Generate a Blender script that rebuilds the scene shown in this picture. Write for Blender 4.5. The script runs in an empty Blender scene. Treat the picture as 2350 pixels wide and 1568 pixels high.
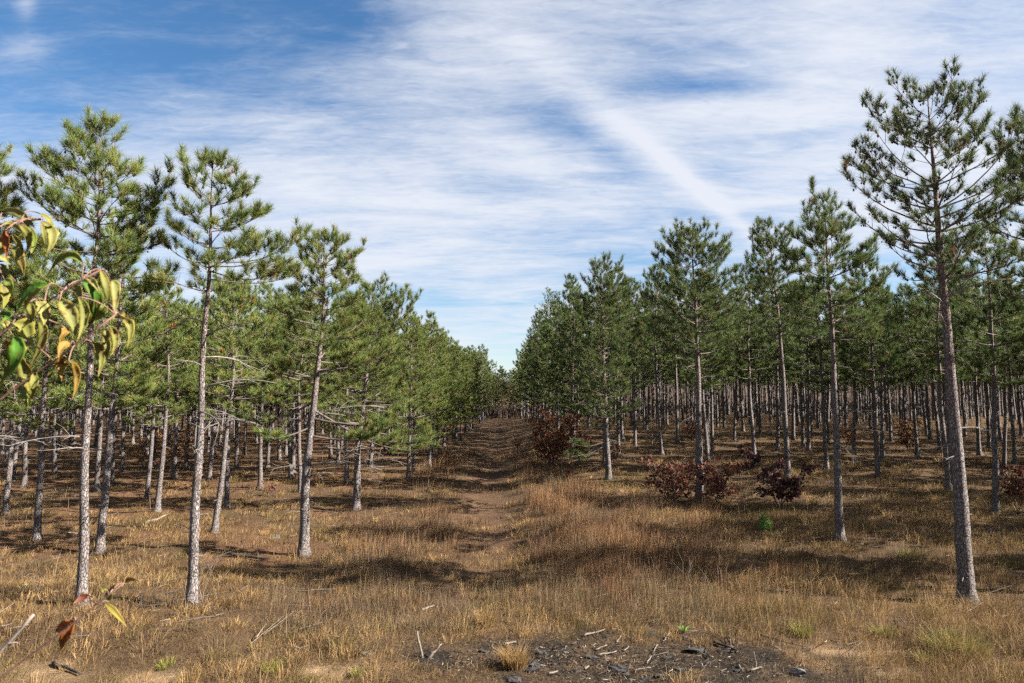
import bpy, math, random
import numpy as np
from mathutils import Vector

random.seed(7)
SC = bpy.context.scene
COL = SC.collection
R = math.radians

# ------------------------------------------------------------------ camera
CAM_H = 3.8
FPX = 24.0 / 36.0 * 2350.0          # focal length in pixels of a 2350 px wide frame
CX, CY, HOR = 1175.0, 784.0, 926.0
PITCH = math.atan((HOR - CY) / FPX)
cam_d = bpy.data.cameras.new('camera')
cam = bpy.data.objects.new('camera', cam_d)
COL.objects.link(cam)
cam.location = (0, 0, CAM_H)
cam.rotation_euler = (R(90) + PITCH, 0, 0)
cam_d.lens = 24.0
cam_d.sensor_width = 36.0
cam_d.clip_start = 0.05
cam_d.clip_end = 6000.0
cam_d.dof.use_dof = True
cam_d.dof.focus_distance = 14.0
cam_d.dof.aperture_fstop = 11.0
SC.camera = cam

# ------------------------------------------------------------------ light
SUN_DIR = Vector((0.985, -0.17, 0.0)).normalized()      # horizontal direction towards the sun
SUN_EL = R(34)
sun_d = bpy.data.lights.new('sun', 'SUN')
sun_d.energy = 5.0
sun_d.angle = R(0.5)
sun_d.color = (1.0, 0.93, 0.82)
sun = bpy.data.objects.new('sun', sun_d)
COL.objects.link(sun)
to_sun = Vector((SUN_DIR.x * math.cos(SUN_EL), SUN_DIR.y * math.cos(SUN_EL), math.sin(SUN_EL)))
sun.rotation_euler = to_sun.to_track_quat('Z', 'Y').to_euler()
sun.location = to_sun * 60

SC.view_settings.view_transform = 'Standard'
SC.view_settings.look = 'None'
SC.view_settings.gamma = 1.0
SC.view_settings.use_curve_mapping = False
SC.view_settings.exposure = 2.4
SC.cycles.max_bounces = 6
SC.cycles.diffuse_bounces = 2
SC.cycles.transmission_bounces = 3
SC.cycles.glossy_bounces = 2
SC.cycles.use_denoising = False
SC.cycles.use_adaptive_sampling = True
SC.cycles.adaptive_threshold = 0.03


def ray(px, py):
    """world direction (y component 1) through a pixel of the 2350 px wide photograph"""
    u = (px - CX) / FPX
    v = -(py - CY) / FPX
    c, s = math.cos(PITCH), math.sin(PITCH)
    dy, dz = c - v * s, s + v * c
    return u / dy, 1.0, dz / dy


# ---- world: Nishita sky and procedural cirrus
world = bpy.data.worlds.new('World')
SC.world = world
world.use_nodes = True
WN, WL = world.node_tree.nodes, world.node_tree.links
WN.clear()


def wm(op, a, b=None, c=None, clamp=False):
    n = WN.new('ShaderNodeMath')
    n.operation = op
    n.use_clamp = clamp
    for i, v in enumerate((a, b, c)):
        if v is None:
            continue
        if isinstance(v, (int, float)):
            n.inputs[i].default_value = v
        else:
            WL.new(v, n.inputs[i])
    return n.outputs[0]


w_out = WN.new('ShaderNodeOutputWorld')
w_bg = WN.new('ShaderNodeBackground')
w_sky = WN.new('ShaderNodeTexSky')
w_sky.sky_type = 'NISHITA'
w_sky.sun_disc = False
w_sky.sun_elevation = SUN_EL
w_sky.sun_rotation = math.atan2(SUN_DIR.x, SUN_DIR.y)
w_sky.air_density = 1.0
w_sky.dust_density = 0.3
w_sky.ozone_density = 2.5
w_bg.inputs['Strength'].default_value = 0.05
w_tc = WN.new('ShaderNodeTexCoord')
w_sep = WN.new('ShaderNodeSeparateXYZ')
WL.new(w_tc.outputs['Generated'], w_sep.inputs[0])
dx, dy, dz = w_sep.outputs
ysafe = wm('MAXIMUM', dy, 0.05)
SA = wm('DIVIDE', dx, ysafe)
SB = wm('DIVIDE', dz, ysafe)


def gauss(px, py, rx, ry, amp, rot=0.0):
    a0, _, b0 = ray(px, py)
    ca, sa = math.cos(R(rot)), math.sin(R(rot))
    da, db = wm('SUBTRACT', SA, a0), wm('SUBTRACT', SB, b0)
    u = wm('ADD', wm('MULTIPLY', da, ca / (rx / FPX)), wm('MULTIPLY', db, sa / (rx / FPX)))
    v = wm('ADD', wm('MULTIPLY', da, -sa / (ry / FPX)), wm('MULTIPLY', db, ca / (ry / FPX)))
    r2 = wm('ADD', wm('MULTIPLY', u, u), wm('MULTIPLY', v, v))
    return wm('MULTIPLY', wm('POWER', 2.718, wm('MULTIPLY', r2, -1.0)), amp)


# cirrus live on a flat sheet high above: project the direction onto it
zz = wm('ADD', wm('MAXIMUM', dz, 0.0), 0.10)
w_cmb = WN.new('ShaderNodeCombineXYZ')
WL.new(wm('DIVIDE', dx, zz), w_cmb.inputs[0])
WL.new(wm('DIVIDE', dy, zz), w_cmb.inputs[1])


def wnoise(scale, rot, stretch, detail, rough, dist, off=0.0):
    mp = WN.new('ShaderNodeMapping')
    mp.inputs['Rotation'].default_value = (0, 0, R(rot))
    mp.inputs['Scale'].default_value = (1.0, stretch, 1.0)
    mp.inputs['Location'].default_value = (off, off * 0.7, off * 0.3)
    WL.new(w_cmb.outputs[0], mp.inputs[0])
    n = WN.new('ShaderNodeTexNoise')
    n.inputs['Scale'].default_value = scale
    n.inputs['Detail'].default_value = detail
    n.inputs['Roughness'].default_value = rough
    n.inputs['Distortion'].default_value = dist
    WL.new(mp.outputs[0], n.inputs['Vector'])
    return n.outputs[0]


n_big = wnoise(0.9, 20, 1.8, 4, 0.55, 0.8, 3.1)
n_mid = wnoise(1.7, 14, 2.2, 6, 0.55, 0.5, 7.7)
n_fine = wnoise(5.0, 30, 3.2, 7, 0.62, 0.7, 1.3)
cover = wm('ADD', 0.66, wm('MULTIPLY', wm('SUBTRACT', n_big, 0.5), 0.7))
cover = wm('ADD', cover, wm('MULTIPLY', wm('SUBTRACT', n_mid, 0.5), 0.95))
cover = wm('ADD', cover, wm('MULTIPLY', wm('SUBTRACT', n_fine, 0.5), 0.5))
n_fib = wnoise(13.0, 38, 2.6, 6, 0.7, 1.2, 5.2)
cover = wm('ADD', cover, wm('MULTIPLY', wm('SUBTRACT', n_fib, 0.5), 0.36))
for g in ((150, 0, 620, 300, -0.60), (700, 60, 420, 190, -0.28), (1610, 195, 190, 30, -0.34, -2), (1300, 300, 150, 48, -0.38, -14),
          (1500, 625, 190, 36, -0.40), (1500, 585, 160, 22, -0.2), (1060, 690, 200, 26, -0.20), (1170, 815, 90, 28, -0.30), (2120, 660, 160, 80, -0.42),
          (1650, 110, 320, 45, -0.22, -6), (1270, 520, 330, 22, -0.16, 4), (1650, 490, 150, 25, -0.25),
          (950, 480, 420, 150, 0.22), (2150, 300, 360, 260, 0.28), (1150, 180, 200, 160, 0.12),
          (1480, 330, 330, 40, 0.25, -41), (1600, 430, 210, 18, 0.34, -42), (1380, 345, 260, 30, -0.12, -41), (60, 110, 80, 40, 0.3), (300, 70, 160, 26, 0.14), (60, 15, 30, 40, 0.35)):
    cover = wm('ADD', cover, gauss(*g))
w_ss = WN.new('ShaderNodeMapRange')
w_ss.interpolation_type = 'SMOOTHSTEP'
w_ss.inputs['From Min'].default_value = 0.06
w_ss.inputs['From Max'].default_value = 1.06
WL.new(cover, w_ss.inputs['Value'])
cfac = wm('MULTIPLY', w_ss.outputs[0], 0.96)
w_mix = WN.new('ShaderNodeMix')
w_mix.data_type = 'RGBA'
w_mix.inputs['B'].default_value = (3.2, 3.34, 3.66, 1)
w_hs = WN.new('ShaderNodeHueSaturation')
w_hs.inputs['Saturation'].default_value = 1.22
w_hs.inputs['Value'].default_value = 0.63
WL.new(w_sky.outputs[0], w_hs.inputs['Color'])
WL.new(w_hs.outputs[0], w_mix.inputs['A'])
WL.new(cfac, w_mix.inputs['Factor'])
WL.new(w_mix.outputs['Result'], w_bg.inputs['Color'])
WL.new(w_bg.outputs[0], w_out.inputs[0])


# ------------------------------------------------------------------ numeric helpers
def hash2(ix, iy, seed):
    h = (ix.astype(np.int64) * 374761393 + iy.astype(np.int64) * 668265263 + seed * 1442695041) & 0x7fffffff
    h = ((h ^ (h >> 13)) * 1274126177) & 0x7fffffff
    return ((h ^ (h >> 16)) & 0xffff) / 65535.0


def vnoise(x, y, seed=0):
    x, y = np.asarray(x, float), np.asarray(y, float)
    ix, iy = np.floor(x), np.floor(y)
    fx, fy = x - ix, y - iy
    fx, fy = fx * fx * (3 - 2 * fx), fy * fy * (3 - 2 * fy)
    a, b = hash2(ix, iy, seed), hash2(ix + 1, iy, seed)
    c, d = hash2(ix, iy + 1, seed), hash2(ix + 1, iy + 1, seed)
    return (a * (1 - fx) + b * fx) * (1 - fy) + (c * (1 - fx) + d * fx) * fy


def fbm(x, y, seed=0, octv=4):
    s, a, t = 0.0, 0.5, 0.0
    for o in range(octv):
        s = s + a * vnoise(np.asarray(x) * 2 ** o + 17.3 * o, np.asarray(y) * 2 ** o + 9.1 * o, seed + o)
        t += a
        a *= 0.5
    return s / t


def sstep(a, b, x):
    t = np.clip((np.asarray(x, float) - a) / (b - a), 0, 1)
    return t * t * (3 - 2 * t)


def track_x(y):
    return -0.75 - 0.022 * np.clip(np.asarray(y, float) - 22, 0, 60) + 0.10 * np.sin(np.asarray(y) * 0.16)


def terrain(x, y):
    x, y = np.asarray(x, float), np.asarray(y, float)
    z = np.interp(y, [0, 22, 30, 50, 80, 100, 108, 135, 180, 260, 3000], [0, 0, 0.18, 0.8, 1.5, 1.9, 2.3, 5.4, 8.6, 12, 13])
    right = sstep(-0.3, 4.5, x)
    z = z + right * np.interp(y, [0, 15, 24, 30, 48, 80, 130], [0, 0.02, 0.35, 0.5, 1.15, 0.9, 0.3])
    # the bank the camera stands on
    bank = np.interp(y, [-3000, -30, 1.6, 3.5, 8.6, 9.4], [2.2, 2.2, 2.2, 1.75, 0.12, 0.0])
    z = z + bank
    near = 1 - sstep(60, 130, y)
    z = z + 0.28 * (fbm(x * 0.18, y * 0.18, 3) - 0.5) * near + 0.20 * (fbm(x * 0.8, y * 0.8, 11) - 0.5) * (1 - 0.85 * sstep(24, 42, y)) * near
    tx = x - track_x(y)
    z = z - 0.17 * np.exp(-(tx / 1.0) ** 2) * sstep(11, 16, y) * near
    z = z + 0.12 * np.exp(-((tx - 2.3) / 0.9) ** 2) * sstep(14, 18, y) * near * fbm(x * .3, y * .3, 21)
    # low grassy hummock with a worn edge at the left of the foreground
    z = z + 0.22 * sstep(-4.1, -4.9, x) * sstep(10.3, 11.2, y) * (1 - sstep(13, 16, y))
    return z


def tz(x, y):
    return float(terrain(np.array([x]), np.array([y]))[0])


GA_Y = np.concatenate([np.arange(7.0, 40, 0.04), np.arange(40, 90, 0.15), np.arange(90, 220, 0.8)])


def ground_at(px, py):
    ax, _, az = ray(px, py)
    hit = np.nonzero(CAM_H + az * GA_Y < terrain(ax * GA_Y, GA_Y))[0]
    y = float(GA_Y[hit[0]]) if len(hit) else 150.0
    return Vector((ax * y, y, tz(ax * y, y)))


def at_depth(px, py, y):
    ax, _, az = ray(px, py)
    return Vector((ax * y, y, CAM_H + az * y))


# ------------------------------------------------------------------ mesh helpers
def nrm(a):
    a = np.asarray(a, float)
    return a / np.maximum(np.linalg.norm(a, axis=-1, keepdims=True), 1e-9)


class Geo:
    def __init__(self):
        self.v, self.t, self.q, self.c, self.n = [], [], [], [], 0

    def add(self, v, t=None, q=None, col=None):
        v = np.asarray(v, np.float32).reshape(-1, 3)
        if t is not None and len(t):
            self.t.append(np.asarray(t, np.int32).reshape(-1, 3) + self.n)
        if q is not None and len(q):
            self.q.append(np.asarray(q, np.int32).reshape(-1, 4) + self.n)
        if col is None:
            col = np.ones((len(v), 3))
        col = np.broadcast_to(np.asarray(col, np.float32), (len(v), 3))
        self.v.append(v)
        self.c.append(col)
        self.n += len(v)

    def mesh(self, name, mat, smooth=False):
        v = np.concatenate(self.v) if self.v else np.zeros((0, 3), np.float32)
        c = np.concatenate(self.c) if self.c else np.zeros((0, 3), np.float32)
        t = np.concatenate(self.t) if self.t else np.zeros((0, 3), np.int32)
        q = np.concatenate(self.q) if self.q else np.zeros((0, 4), np.int32)
        me = bpy.data.meshes.new(name)
        me.vertices.add(len(v))
        me.vertices.foreach_set('co', v.ravel())
        nl = t.size + q.size
        me.loops.add(nl)
        me.loops.foreach_set('vertex_index', np.concatenate([t.ravel(), q.ravel()]).astype(np.int32))
        npoly = len(t) + len(q)
        me.polygons.add(npoly)
        tot = np.concatenate([np.full(len(t), 3), np.full(len(q), 4)]).astype(np.int32)
        me.polygons.foreach_set('loop_start', (np.cumsum(tot) - tot).astype(np.int32))
        me.polygons.foreach_set('loop_total', tot)
        me.polygons.foreach_set('use_smooth', np.full(npoly, smooth, dtype=bool))
        at = me.color_attributes.new('tint', 'FLOAT_COLOR', 'POINT')
        rgba = np.ones((len(v), 4), np.float32)
        rgba[:, :3] = c
        at.data.foreach_set('color', rgba.ravel())
        me.update(calc_edges=True)
        me.materials.append(mat)
        return me


def frames(d):
    d = nrm(d)
    ref = np.where(np.abs(d[..., 2:3]) > 0.9, np.array([1.0, 0, 0]), np.array([0, 0, 1.0]))
    a = nrm(np.cross(d, ref))
    b = np.cross(d, a)
    return a, b


def segs(g, p0, p1, r0, r1, sides=3, col=None):
    """many tapered straight sticks at once"""
    p0, p1 = np.asarray(p0, float).reshape(-1, 3), np.asarray(p1, float).reshape(-1, 3)
    n = len(p0)
    if n == 0:
        return
    r0, r1 = np.broadcast_to(np.asarray(r0, float), (n,)), np.broadcast_to(np.asarray(r1, float), (n,))
    a, b = frames(p1 - p0)
    an = np.arange(sides) / sides * 2 * math.pi
    ring = a[:, None, :] * np.cos(an)[None, :, None] + b[:, None, :] * np.sin(an)[None, :, None]
    v = np.concatenate([p0[:, None, :] + ring * r0[:, None, None], p1[:, None, :] + ring * r1[:, None, None]], 1)
    base = (np.arange(n) * 2 * sides)[:, None]
    i = np.arange(sides)
    j = (i + 1) % sides
    q = np.stack([base + i, base + j, base + sides + j, base + sides + i], -1).reshape(-1, 4)
    if col is not None and np.ndim(col) == 2:
        col = np.repeat(np.asarray(col), 2 * sides, 0)
    g.add(v, q=q, col=col)


def tube(g, pts, rad, sides=8, wob=0.0, rng=None, cap=True, col=None):
    pts = np.asarray(pts, float)
    n = len(pts)
    rad = np.broadcast_to(np.asarray(rad, float), (n,))
    tan = np.gradient(pts, axis=0)
    tan = nrm(tan)
    a0 = np.array([1.0, 0, 0]) if abs(tan[0][0]) < 0.8 else np.array([0, 1.0, 0])
    a = np.zeros((n, 3))
    cur = a0
    for k in range(n):
        cur = cur - tan[k] * np.dot(cur, tan[k])
        cur = cur / np.linalg.norm(cur)
        a[k] = cur
    b = np.cross(tan, a)
    an = np.arange(sides) / sides * 2 * math.pi
    rr = rad[:, None] * np.ones((1, sides))
    if wob and rng is not None:
        rr = rr * (1 + wob * (rng.random((n, sides)) - 0.5) * 2)
    v = pts[:, None, :] + (a[:, None, :] * np.cos(an)[None, :, None] + b[:, None, :] * np.sin(an)[None, :, None]) * rr[:, :, None]
    i = np.arange(sides)
    j = (i + 1) % sides
    base = (np.arange(n - 1) * sides)[:, None]
    q = np.stack([base + i, base + j, base + sides + j, base + sides + i], -1).reshape(-1, 4)
    v = v.reshape(-1, 3)
    t = []
    if cap:
        v = np.concatenate([v, pts[:1], pts[-1:]])
        c0, c1 = n * sides, n * sides + 1
        t = [(c0, int(jj), int(ii)) for ii, jj in zip(i, j)] + [(c1, (n - 1) * sides + int(ii), (n - 1) * sides + int(jj)) for ii, jj in zip(i, j)]
    g.add(v, t=t, q=q, col=col)


def obj(name, me, parent=None, loc=None):
    o = bpy.data.objects.new(name, me)
    COL.objects.link(o)
    if parent is not None:
        o.parent = parent
    if loc is not None:
        o.location = loc
    return o


def tag(o, label=None, cat=None, group=None, kind=None):
    if label:
        o['label'] = label
    if cat:
        o['category'] = cat
    if group:
        o['group'] = group
    if kind:
        o['kind'] = kind
    return o


# ------------------------------------------------------------------ materials
def new_mat(name):
    m = bpy.data.materials.new(name)
    m.use_nodes = True
    nt = m.node_tree
    nt.nodes.clear()
    out = nt.nodes.new('ShaderNodeOutputMaterial')
    return m, nt, out


def nd(nt, typ, **kw):
    n = nt.nodes.new(typ)
    for k, v in kw.items():
        if k in n.inputs.keys():
            if hasattr(v, 'is_linked'):
                nt.links.new(v, n.inputs[k])
            else:
                n.inputs[k].default_value = v
        else:
            setattr(n, k, v)
    return n


def ramp(nt, fac, stops):
    n = nt.nodes.new('ShaderNodeValToRGB')
    e = n.color_ramp.elements
    e[0].position, e[0].color = stops[0][0], (*stops[0][1], 1)
    e[1].position, e[1].color = stops[-1][0], (*stops[-1][1], 1)
    for p, c in stops[1:-1]:
        k = e.new(p)
        k.color = (*c, 1)
    nt.links.new(fac, n.inputs[0])
    return n.outputs[0]


def mixc(nt, fac, a, b, blend='MIX'):
    n = nt.nodes.new('ShaderNodeMix')
    n.data_type = 'RGBA'
    n.blend_type = blend
    for sock, v in (('Factor', fac), ('A', a), ('B', b)):
        if hasattr(v, 'is_linked'):
            nt.links.new(v, n.inputs[sock])
        elif sock == 'Factor':
            n.inputs[sock].default_value = v
        else:
            n.inputs[sock].default_value = (*v, 1)
    return n.outputs['Result']


def leafy_mat(name, trans=0.3, rough=0.55, spec=0.3, jitter=0.25):
    """colour from the mesh's own tint, a part of the light goes through"""
    m, nt, out = new_mat(name)
    at = nd(nt, 'ShaderNodeAttribute', attribute_name='tint')
    oi = nd(nt, 'ShaderNodeObjectInfo')
    mr = nd(nt, 'ShaderNodeMapRange')
    nt.links.new(oi.outputs['Random'], mr.inputs['Value'])
    mr.inputs['To Min'].default_value = 1 - jitter
    mr.inputs['To Max'].default_value = 1 + jitter
    hs = nd(nt, 'ShaderNodeHueSaturation', Color=at.outputs['Color'], Value=mr.outputs[0])
    bs = nd(nt, 'ShaderNodeBsdfPrincipled', Roughness=rough)
    bs.inputs['Specular IOR Level'].default_value = spec
    nt.links.new(hs.outputs[0], bs.inputs['Base Color'])
    tr = nd(nt, 'ShaderNodeBsdfTranslucent', Color=hs.outputs[0])
    mx = nd(nt, 'ShaderNodeMixShader')
    mx.inputs[0].default_value = trans
    nt.links.new(bs.outputs[0], mx.inputs[1])
    nt.links.new(tr.outputs[0], mx.inputs[2])
    nt.links.new(mx.outputs[0], out.inputs[0])
    return m


def bark_mat(name, dark, mid, pale, sc=1.0, bump=0.6):
    m, nt, out = new_mat(name)
    tc = nd(nt, 'ShaderNodeTexCoord')
    oi = nd(nt, 'ShaderNodeObjectInfo')
    off = nd(nt, 'ShaderNodeVectorMath', operation='SCALE')
    off.inputs[0].default_value = (13.0, 7.0, 5.0)
    nt.links.new(oi.outputs['Random'], off.inputs['Scale'])
    add = nd(nt, 'ShaderNodeVectorMath', operation='ADD')
    nt.links.new(tc.outputs['Object'], add.inputs[0])
    nt.links.new(off.outputs[0], add.inputs[1])
    mp = nd(nt, 'ShaderNodeMapping')
    mp.inputs['Scale'].default_value = (1, 1, 0.42)
    nt.links.new(add.outputs[0], mp.inputs[0])
    nz = nd(nt, 'ShaderNodeTexNoise', Scale=9.0 * sc, Detail=3.0)
    nt.links.new(mp.outputs[0], nz.inputs['Vector'])
    ad2 = nd(nt, 'ShaderNodeVectorMath', operation='MULTIPLY_ADD')
    nt.links.new(nz.outputs['Color'], ad2.inputs[0])
    ad2.inputs[1].default_value = (0.10, 0.10, 0.10)
    nt.links.new(mp.outputs[0], ad2.inputs[2])
    vo = nd(nt, 'ShaderNodeTexVoronoi', Scale=21.0 * sc)
    vo.feature = 'DISTANCE_TO_EDGE'
    nt.links.new(ad2.outputs[0], vo.inputs['Vector'])
    vc = nd(nt, 'ShaderNodeTexVoronoi', Scale=21.0 * sc)
    nt.links.new(ad2.outputs[0], vc.inputs['Vector'])
    n2 = nd(nt, 'ShaderNodeTexNoise', Scale=48.0 * sc, Detail=5.0, Roughness=0.7)
    nt.links.new(mp.outputs[0], n2.inputs['Vector'])
    n3 = nd(nt, 'ShaderNodeTexNoise', Scale=2.2, Detail=3.0)
    nt.links.new(add.outputs[0], n3.inputs['Vector'])
    crack = ramp(nt, vo.outputs['Distance'], [(0.0, (0, 0, 0)), (0.16, (1, 1, 1))])
    plate = mixc(nt, n2.outputs[0], mid, pale)
    sepv = nd(nt, 'ShaderNodeSeparateColor')
    nt.links.new(vc.outputs['Color'], sepv.inputs[0])
    plate = mixc(nt, ramp(nt, sepv.outputs[0], [(0.3, (0, 0, 0)), (0.9, (1, 1, 1))]), plate, pale)
    plate = mixc(nt, ramp(nt, n3.outputs[0], [(0.42, (0, 0, 0)), (0.72, (0.7, 0.7, 0.7))]), plate, mid)
    sz = nd(nt, 'ShaderNodeSeparateXYZ')
    nt.links.new(tc.outputs['Object'], sz.inputs[0])
    hz = nd(nt, 'ShaderNodeMapRange')
    nt.links.new(sz.outputs[2], hz.inputs['Value'])
    hz.inputs['From Min'].default_value = 3.0
    hz.inputs['From Max'].default_value = 7.5
    hz.inputs['To Max'].default_value = 0.6
    plate = mixc(nt, hz.outputs[0], plate, (0.19, 0.115, 0.08))
    plate = mixc(nt, ramp(nt, sepv.outputs[1], [(0.7, (0, 0, 0)), (0.95, (0.55, 0.55, 0.55))]), plate, (0.16, 0.10, 0.075))
    colr = mixc(nt, crack, dark, plate)
    hgt = nd(nt, 'ShaderNodeMath', operation='MULTIPLY_ADD')
    nt.links.new(n2.outputs[0], hgt.inputs[0])
    hgt.inputs[1].default_value = 0.5
    nt.links.new(crack, hgt.inputs[2])
    bp = nd(nt, 'ShaderNodeBump', Strength=bump, Distance=0.02)
    nt.links.new(hgt.outputs[0], bp.inputs['Height'])
    bs = nd(nt, 'ShaderNodeBsdfPrincipled', Roughness=0.9)
    bs.inputs['Specular IOR Level'].default_value = 0.15
    nt.links.new(colr, bs.inputs['Base Color'])
    nt.links.new(bp.outputs[0], bs.inputs['Normal'])
    nt.links.new(bs.outputs[0], out.inputs[0])
    return m


def wood_mat(name, c0, c1, scale=14.0, stretch=(1, 1, 1), bump=0.4):
    m, nt, out = new_mat(name)
    tc = nd(nt, 'ShaderNodeTexCoord')
    mp = nd(nt, 'ShaderNodeMapping')
    mp.inputs['Scale'].default_value = stretch
    nt.links.new(tc.outputs['Object'], mp.inputs[0])
    n = nd(nt, 'ShaderNodeTexNoise', Scale=scale, Detail=6.0, Roughness=0.7)
    nt.links.new(mp.outputs[0], n.inputs['Vector'])
    c = ramp(nt, n.outputs[0], [(0.3, c0), (0.7, c1)])
    bp = nd(nt, 'ShaderNodeBump', Strength=bump, Distance=0.01)
    nt.links.new(n.outputs[0], bp.inputs['Height'])
    bs = nd(nt, 'ShaderNodeBsdfPrincipled', Roughness=0.9)
    bs.inputs['Specular IOR Level'].default_value = 0.2
    nt.links.new(c, bs.inputs['Base Color'])
    nt.links.new(bp.outputs[0], bs.inputs['Normal'])
    nt.links.new(bs.outputs[0], out.inputs[0])
    return m


M_BARK = bark_mat('pine_bark', (0.045, 0.038, 0.037), (0.115, 0.098, 0.095), (0.20, 0.182, 0.18), 1.4, 1.0)
M_LIMB = wood_mat('pine_limb_bark', (0.04, 0.032, 0.028), (0.14, 0.112, 0.098), 18)
M_DEAD = wood_mat('dead_branch_wood', (0.07, 0.06, 0.055), (0.19, 0.166, 0.15), 22)
M_NEEDLE = leafy_mat('pine_needles', 0.26, 0.6, 0.2, 0.12)
M_CONE = wood_mat('pine_cone', (0.03, 0.02, 0.015), (0.09, 0.06, 0.045), 60)
M_GRASS = leafy_mat('dry_grass', 0.25, 0.7, 0.15, 0.0)
M_OAK = leafy_mat('oak_leaf', 0.35, 0.65, 0.15, 0.12)
M_STEM = wood_mat('shrub_stem', (0.05, 0.04, 0.035), (0.14, 0.11, 0.095), 25)
M_PALEWOOD = wood_mat('weathered_wood', (0.06, 0.05, 0.042), (0.18, 0.155, 0.132), 20)
M_CHAR = wood_mat('charred_wood', (0.008, 0.008, 0.009), (0.05, 0.045, 0.045), 30, bump=0.9)
M_ASH = wood_mat('ash_lump', (0.04, 0.04, 0.042), (0.15, 0.145, 0.145), 30, bump=0.9)
M_REDTWIG = wood_mat('cherry_twig', (0.09, 0.045, 0.035), (0.20, 0.12, 0.095), 40, bump=0.2)
M_GREYTWIG = wood_mat('grey_twig', (0.12, 0.10, 0.09), (0.26, 0.225, 0.205), 40, bump=0.2)
M_LOG = wood_mat('log_wood', (0.06, 0.045, 0.033), (0.21, 0.165, 0.12), 10)


def leaf_mat():
    m, nt, out = new_mat('cherry_leaf')
    at = nd(nt, 'ShaderNodeAttribute', attribute_name='tint')
    tc = nd(nt, 'ShaderNodeTexCoord')
    n = nd(nt, 'ShaderNodeTexNoise', Scale=55.0, Detail=4.0, Roughness=0.6)
    nt.links.new(tc.outputs['Object'], n.inputs['Vector'])
    sp = ramp(nt, n.outputs[0], [(0.56, (0, 0, 0)), (0.66, (0.9, 0.9, 0.9))])
    c = mixc(nt, sp, at.outputs['Color'], (0.13, 0.06, 0.022))
    n4 = nd(nt, 'ShaderNodeTexNoise', Scale=420.0, Detail=3.0)
    nt.links.new(tc.outputs['Object'], n4.inputs['Vector'])
    c = mixc(nt, ramp(nt, n4.outputs[0], [(0.64, (0, 0, 0)), (0.70, (0.8, 0.8, 0.8))]), c, (0.09, 0.045, 0.02))
    n2 = nd(nt, 'ShaderNodeTexNoise', Scale=28.0, Detail=2.0)
    nt.links.new(tc.outputs['Object'], n2.inputs['Vector'])
    c = mixc(nt, 0.6, c, mixc(nt, n2.outputs[0], (0.35, 0.42, 0.4), (1.65, 1.5, 1.25)), 'MULTIPLY')
    bpl = nd(nt, 'ShaderNodeBump', Strength=0.5, Distance=0.002)
    n5 = nd(nt, 'ShaderNodeTexNoise', Scale=160.0, Detail=4.0, Roughness=0.6)
    nt.links.new(tc.outputs['Object'], n5.inputs['Vector'])
    nt.links.new(n5.outputs[0], bpl.inputs['Height'])
    bs = nd(nt, 'ShaderNodeBsdfPrincipled', Roughness=0.62)
    bs.inputs['Specular IOR Level'].default_value = 0.22
    nt.links.new(bpl.outputs[0], bs.inputs['Normal'])
    nt.links.new(c, bs.inputs['Base Color'])
    tr = nd(nt, 'ShaderNodeBsdfTranslucent')
    nt.links.new(c, tr.inputs['Color'])
    mx = nd(nt, 'ShaderNodeMixShader')
    mx.inputs[0].default_value = 0.36
    nt.links.new(bs.outputs[0], mx.inputs[1])
    nt.links.new(tr.outputs[0], mx.inputs[2])
    nt.links.new(mx.outputs[0], out.inputs[0])
    return m


M_LEAF = leaf_mat()


def ground_mat():
    m, nt, out = new_mat('forest_floor')
    at = nd(nt, 'ShaderNodeAttribute', attribute_name='tint')
    tc = nd(nt, 'ShaderNodeTexCoord')
    n1 = nd(nt, 'ShaderNodeTexNoise', Scale=2.6, Detail=8.0, Roughness=0.72)
    n2 = nd(nt, 'ShaderNodeTexNoise', Scale=26.0, Detail=6.0, Roughness=0.75)
    for n in (n1, n2):
        nt.links.new(tc.outputs['Object'], n.inputs['Vector'])
    c = mixc(nt, 1.0, at.outputs['Color'], ramp(nt, n1.outputs[0], [(0.3, (0.62, 0.60, 0.58)), (0.7, (1.3, 1.28, 1.2))]), 'MULTIPLY')
    c = mixc(nt, 1.0, c, ramp(nt, n2.outputs[0], [(0.3, (0.5, 0.48, 0.46)), (0.7, (1.45, 1.42, 1.38))]), 'MULTIPLY')
    bp = nd(nt, 'ShaderNodeBump', Strength=0.9, Distance=0.05)
    nt.links.new(n2.outputs[0], bp.inputs['Height'])
    bs = nd(nt, 'ShaderNodeBsdfPrincipled', Roughness=0.95)
    bs.inputs['Specular IOR Level'].default_value = 0.1
    nt.links.new(c, bs.inputs['Base Color'])
    nt.links.new(bp.outputs[0], bs.inputs['Normal'])
    nt.links.new(bs.outputs[0], out.inputs[0])
    return m


M_GROUND = ground_mat()

# ------------------------------------------------------------------ ground zones
BURN_C = ground_at(1400, 1515)
SAND_SPOTS = [ground_at(*p) + Vector((0, 0, 0)) for p in ((90, 1555), (830, 1540), (1880, 1510), (300, 1562), (1960, 1550))]


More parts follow.
